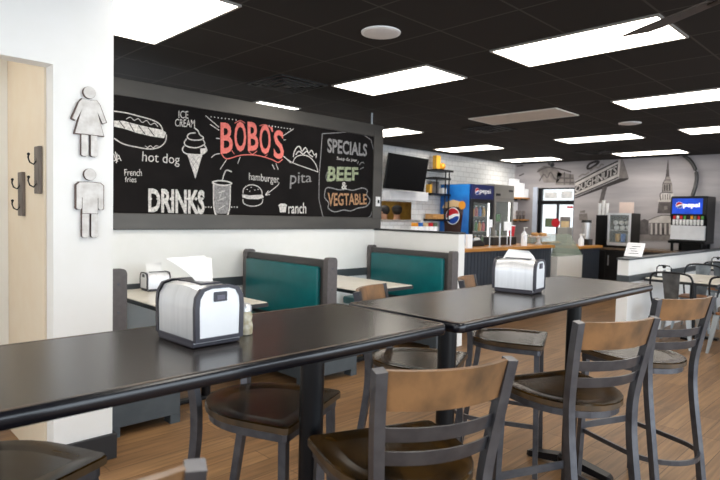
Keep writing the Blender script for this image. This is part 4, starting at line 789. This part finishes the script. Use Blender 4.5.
for k in range(6):
    a = k*PI/3
    o = MB().sphere((0, 0, .03), .045, 1, 1, .7).build('pastry', 'pastry', None, True); o.location = (9.06+.09*math.cos(a), 4.80+.09*math.sin(a), 1.149); tag(o, 'brown pastry on the white cake stand', 'pastry', 'pastries on the cake stand')
# right counter goods
t = thing('drink_blender', 'tall steel and glass blender on the short counter', 'blender', (11.05, 4.85, .951))
MB().box(-.10, -.10, 0, .10, .10, .12, .01).build('base', 'cabinet_black', t); MB().lathe([(.001, .121), (.07, .121), (.09, .44), (.001, .44)], n=20).build('jug', 'steel', t, True); MB().lathe([(.001, .4405), (.095, .4405), (.09, .49), (.001, .49)], n=20).build('lid', 'cabinet_black', t, True)
t = thing('spray_bottle', 'short white bottle beside the blender on the short counter', 'bottle', (10.62, 4.75, .951))
MB().lathe([(.001, 0), (.05, 0), (.05, .12), (.02, .16), (.02, .19), (.001, .19)], n=16).build('body', 'logo_white', t, True); MB().box(-.02, -.05, .1905, .02, .03, .23).build('trigger', 'white_plastic', t)
boxthing('coffee_grinder', 'squat grey coffee grinder behind the pastry case glass', 'grinder', 10.55, 5.05, .951, .22, .2, .34, 'cooler_steel')
boxthing('paper_bag', 'small tan paper bag on top of the grey grinder', 'bag', 10.55, 5.05, 1.292, .14, .1, .12, 'foam')

# ------------------------------------------------------------------ drinks counter along the printed wall
t = thing('drinks_counter', 'brown stone drinks counter with black cabinets along the printed wall', 'counter', (12.299, 2.75, 0))
MB().box(-.82, 0, .86, -.001, 2.35, .90, .004).build('countertop', 'granite', t)
b = MB(); b.box(-.78, .01, .1, -.001, 2.34, .859); b.box(-.72, .01, 0, -.001, 2.34, .0999); bo = b.build('cabinet', 'cabinet_black', t)
for k in range(5):
    dr = MB().box(-.80, .03+k*.465, .12, -.781, .47+k*.465, .84, .004).build('door', 'cabinet_black', t); MB().box(-.825, .42+k*.465, .55, -.8005, .435+k*.465, .75).build('handle', 'steel', dr)
t = thing('display_warmer', 'black display box with steel framed front holding cups and white ribbons', 'display box', (11.55, 4.19, .951))
b = MB(); b.box(.02, 0, 0, .50, .025, .645); b.box(.02, .425, 0, .50, .45, .645); b.box(.47, .025, 0, .50, 0.425, .645); b.box(.02, .025, .61, .47, .425, .645); b.box(.02, .025, 0, .47, 0.425, .07)
b.box(.04, .02, -.049, .48, .43, -.001); b.build('cabinet', 'tv_black', t)
b = MB()
for q in ((0, .0, .045, .645), (.405, .0, .45, .645), (.045, .0, .405, .06), (.045, .605, .405, .645)): b.box(0, q[0], q[1], .019, q[2], q[3])
b.build('front_frame', 'steel', t); MB().box(.006, .046, .061, .010, .404, .604).build('pane', 'clear_glass', t); MB().box(.03, .03, .30, .46, .42, .31).build('shelf', 'steel', t)
for k, (y, z, m) in enumerate(((4.28, 1.022, 'light_metal'), (4.39, 1.022, 'blue_bright'), (4.50, 1.022, 'yellow'))):
    o = MB().lathe([(.001, 0), (.04, 0), (.05, .16), (.001, .16)], n=14).build('cup', m, None, True); o.location = (11.72, y, z)
    tag(o, ('silver', 'blue', 'yellow')[k]+' cup on the bottom of the black display box', 'cup', 'cups in the display box')
for k in range(6):
    o = MB().sphere((0, 0, .045), .050, 1, 1, .9).build('ribbon_bow', 'white_plastic', None, True)
    o.location = (11.68, 4.28+.115*(k % 3)+.02*(k//3), 1.262+.10*(k//3)); tag(o, 'white ruffled ribbon bow on the shelf in the black display box', 'bow', 'white bows in the display box')
boxthing('framed_notice', 'pinkish framed notice standing on the black display box', 'notice', 11.78, 4.37, 1.597, .03, .28, .22, 'notice_pink')
for k in range(3):
    o = MB().lathe([(.001, 0), (.026, 0), (.034, .24), (.001, .24)], n=14).build('cup_stack', 'white_plastic', None, True); o.location = (11.62, 4.70+.075*k-.01, 1.552)
    o.scale = (1, 1, 1.25-.25*abs(k-1)); tag(o, 'white cup stack standing on the black coffee brewer', 'cups', 'white cup stacks on the brewer')
boxthing('coffee_brewer', 'black coffee brewer just left of the black display box', 'brewer', 11.65, 4.765, .901, .22, .21, .65, 'tv_black')
# soda fountain
t = thing('soda_fountain', 'black soda fountain with a lit blue screen and a row of valves', 'soda machine', (11.70, 2.93, .901))
MB().prism([(.06, .20), (.55, .20), (.55, 1.0), (.52, 1.03), (.06, 1.03), (0, 1.0), (0, .66), (.06, .60)], 'y', 0, .61, .006).build('housing', 'tv_black', t)
MB().box(-.012, .01, .69, -.0005, .60, 1.0).build('bezel', 'cooler_black', t); MB().box(-.016, .07, .70, -.0125, .575, .985).build('screen', 'screen_blue', t)
a = MB(); text_on(a, 'pepsi', [(.390, .80), (.115, .80), (.390, .905), (.115, .905)], lambda u, v: (-.0185, u, v), .02); a.build('lettering', 'screen_white', t)
logo(t, (-.455, .86), .06, lambda u, v, o: (-.0165-o*.4, -u, v))
for k in range(9):
    vb = MB().box(-.02, .045+k*.058, .605, -.0005, .085+k*.058, .665, .002).build('brand_button', ['red', 'white_plastic', 'red', 'green', 'cola', 'orange', 'leaf_green', 'red', 'green'][8-k], t)
    MB().box(-.055, .045+k*.058, .50, -.0005, .083+k*.058, .595, .003).lathe([(.001, .49), (.012, .49), (.014, .53), (.001, .53)], (-.03, .064+k*.058, 0), n=10).build('valve', 'white_plastic', t)
MB().box(-.004, .02, .22, .0595, .59, .485).build('splash_plate', 'white_steel', t); MB().box(.10, .10, .001, .54, .42, .149).build('base', 'tv_black', t); MB().box(-.06, .0, .15, .56, .61, .199, .004).build('drip_tray', 'tv_black', t)
for x in (0, .48):
    for y in (.06, .55): MB().cyl((x, y, 0), (x, y, .149), .025).build('leg', 'tv_black', t, True)
o = MB().tube(smooth_pts3([(12.15, 3.30, 1.942), (12.2, 3.26, 2.2), (12.2, 3.27, 2.4), (12.2, 3.36, 2.6), (12.2, 3.50, HZ-.002)]), .035, 10)
o = o.build('supply_hose', 'hose', None, True); tag(o, 'grey corrugated hose curving from the soda machine up to the ceiling', 'hose')

# ------------------------------------------------------------------ tables and metal chairs by the right half wall
t = thing('menu_stand', 'white slanted menu stand on the corner of the right half wall', 'menu stand', (7.33, 2.622, 1.001), R(-88))
M = Matrix.Rotation(R(-36), 4, 'X')
MB().box(-.105, -.006, .014, .105, .006, .215, .003, M=M).build('panel', 'logo_white', t); a = MB()
for k in range(4): a.box(-.06+.02*(k % 2), -.0085, .05+.035*k, .06-.02*(k % 3), -.0065, .058+.035*k, 0, M=M)
a.build('print', 'mural_mid', t); MB().box(-.09, -.03, 0, .09, .16, .010).build('foot', 'clear_glass', t)
def side_table(label, x0, x1):
    cx = (x0+x1)/2; t = thing('cafe_table', label, 'table', (cx, 2.12, 0), 0, 'pale tables by the right half wall'); h = (x1-x0)/2
    MB().box(-h, -.39, .715, h, .39, .75, .004).build('tabletop', 'pale_laminate', t)
    e = MB()
    for q in ((-h-.006, -.396, h+.006, -.3905), (-h-.006, .3905, h+.006, .396), (-h-.006, -.3905, -h-.0005, .3905), (h+.0005, -.3905, h+.006, .3905)): e.box(q[0], q[1], .712, q[2], q[3], .742)
    e.build('edge_band', 'black_trim', t); MB().cyl((0, 0, .03), (0, 0, .714), .04).build('pole', 'black_metal', t, True)
    MB().box(-.3, -.04, 0, .3, .04, .03, .006).box(-.04, -.3, .0, .04, -.041, .03).box(-.04, .041, 0, .04, .3, .03).build('foot', 'black_metal', t)
side_table('pale table by the right half wall, nearest, with a small black caddy', 7.46, 8.62)
side_table('pale table by the right half wall, second, farther along', 9.95, 11.1)
def caddy(x, y, label):
    t = thing('condiment_caddy', label, 'caddy', (x, y, .7505), 0, 'black wire caddies on the pale tables')
    MB().box(-.06, -.09, 0, .06, .09, .012).build('tray', 'black_metal', t)
    MB().tube([(0, -.085, .012), (0, -.085, .12), (0, -.06, .145), (0, 0, .15), (0, .06, .145), (0, .085, .12), (0, .085, .012)], .008, 8).build('handle', 'black_metal', t, True); MB().sphere((0, 0, .135), .022).build('knob', 'black_metal', t, True)
    MB().lathe([(.001, .0125), (.028, .0125), (.028, .09), (.012, .11), (.001, .11)], (.02, -.04, 0), n=12).build('bottle', 'white_plastic', t, True); MB().box(-.03, .02, .0125, .03, .07, .10).build('packets', 'paper', t)
caddy(7.74, 2.38, 'small black wire caddy on the nearest pale table'); caddy(10.42, 2.42, 'small black wire caddy on the second pale table')
def metal_chair(label, loc, rz):
    t = thing('metal_chair', label, 'chair', loc, rz, 'galvanised metal cafe chairs')   # faces +Y
    MB().prism(rrect(-.19, -.17, .19, .20, .05), 'z', .435, .455, .006).build('seat', 'chair_wood', t)
    f = MB(); f.prism(rrect(-.185, -.165, .185, .195, .05), 'z', .40, .434); f.build('seat_frame', 'galvanised', t)
    hoop = smooth_pts3([(-.20, -.17, .44), (-.225, -.21, .62), (-.22, -.245, .79), (-.17, -.255, .855), (0, -.26, .87), (.17, -.255, .855), (.22, -.245, .79), (.225, -.21, .62), (.20, -.17, .44)])
    MB().tube(hoop, .012, 8).build('back_hoop', 'chair_black', t, True)
    s = MB(); s.loft([[(-w, y+.003, z), (w, y+.003, z), (w, y-.004, z), (-w, y-.004, z)] for w, y, z in ((.065, -.175, .45), (.078, -.215, .62), (.09, -.245, .79), (.096, -.257, .862))]); s.build('back_splat', 'galvanised', t)
    for sx in (-1, 1):
        for y, k in ((.17, 1), (-.15, -1)):
            MB().loft([[(sx*.165-.03, y-.02, .43), (sx*.165+.03, y-.02, .43), (sx*.165+.03, y+.02, .43), (sx*.165-.03, y+.02, .43)], [(sx*.225-.012, y+k*.06-.012, 0), (sx*.225+.012, y+k*.06-.012, 0), (sx*.225+.012, y+k*.06+.012, 0), (sx*.225-.012, y+k*.06+.012, 0)]]).build('leg', 'light_metal', t)
    return t
c0 = metal_chair('galvanised metal chair facing away, centred behind the rightmost bar stool back', (7.36, 2.11, 0), R(-90))
dup(c0, (7.36, 1.48, 0), R(-96), 'galvanised metal chair at the right edge beside the nearest pale table')
dup(c0, (8.66, 2.24, 0), R(90), 'galvanised metal chair on the far side of the nearest pale table, facing the viewer')
dup(c0, (9.95, 2.22, 0), R(-90), 'galvanised metal chair in front of the second pale table at the right edge')
bpy.context.view_layer.update()
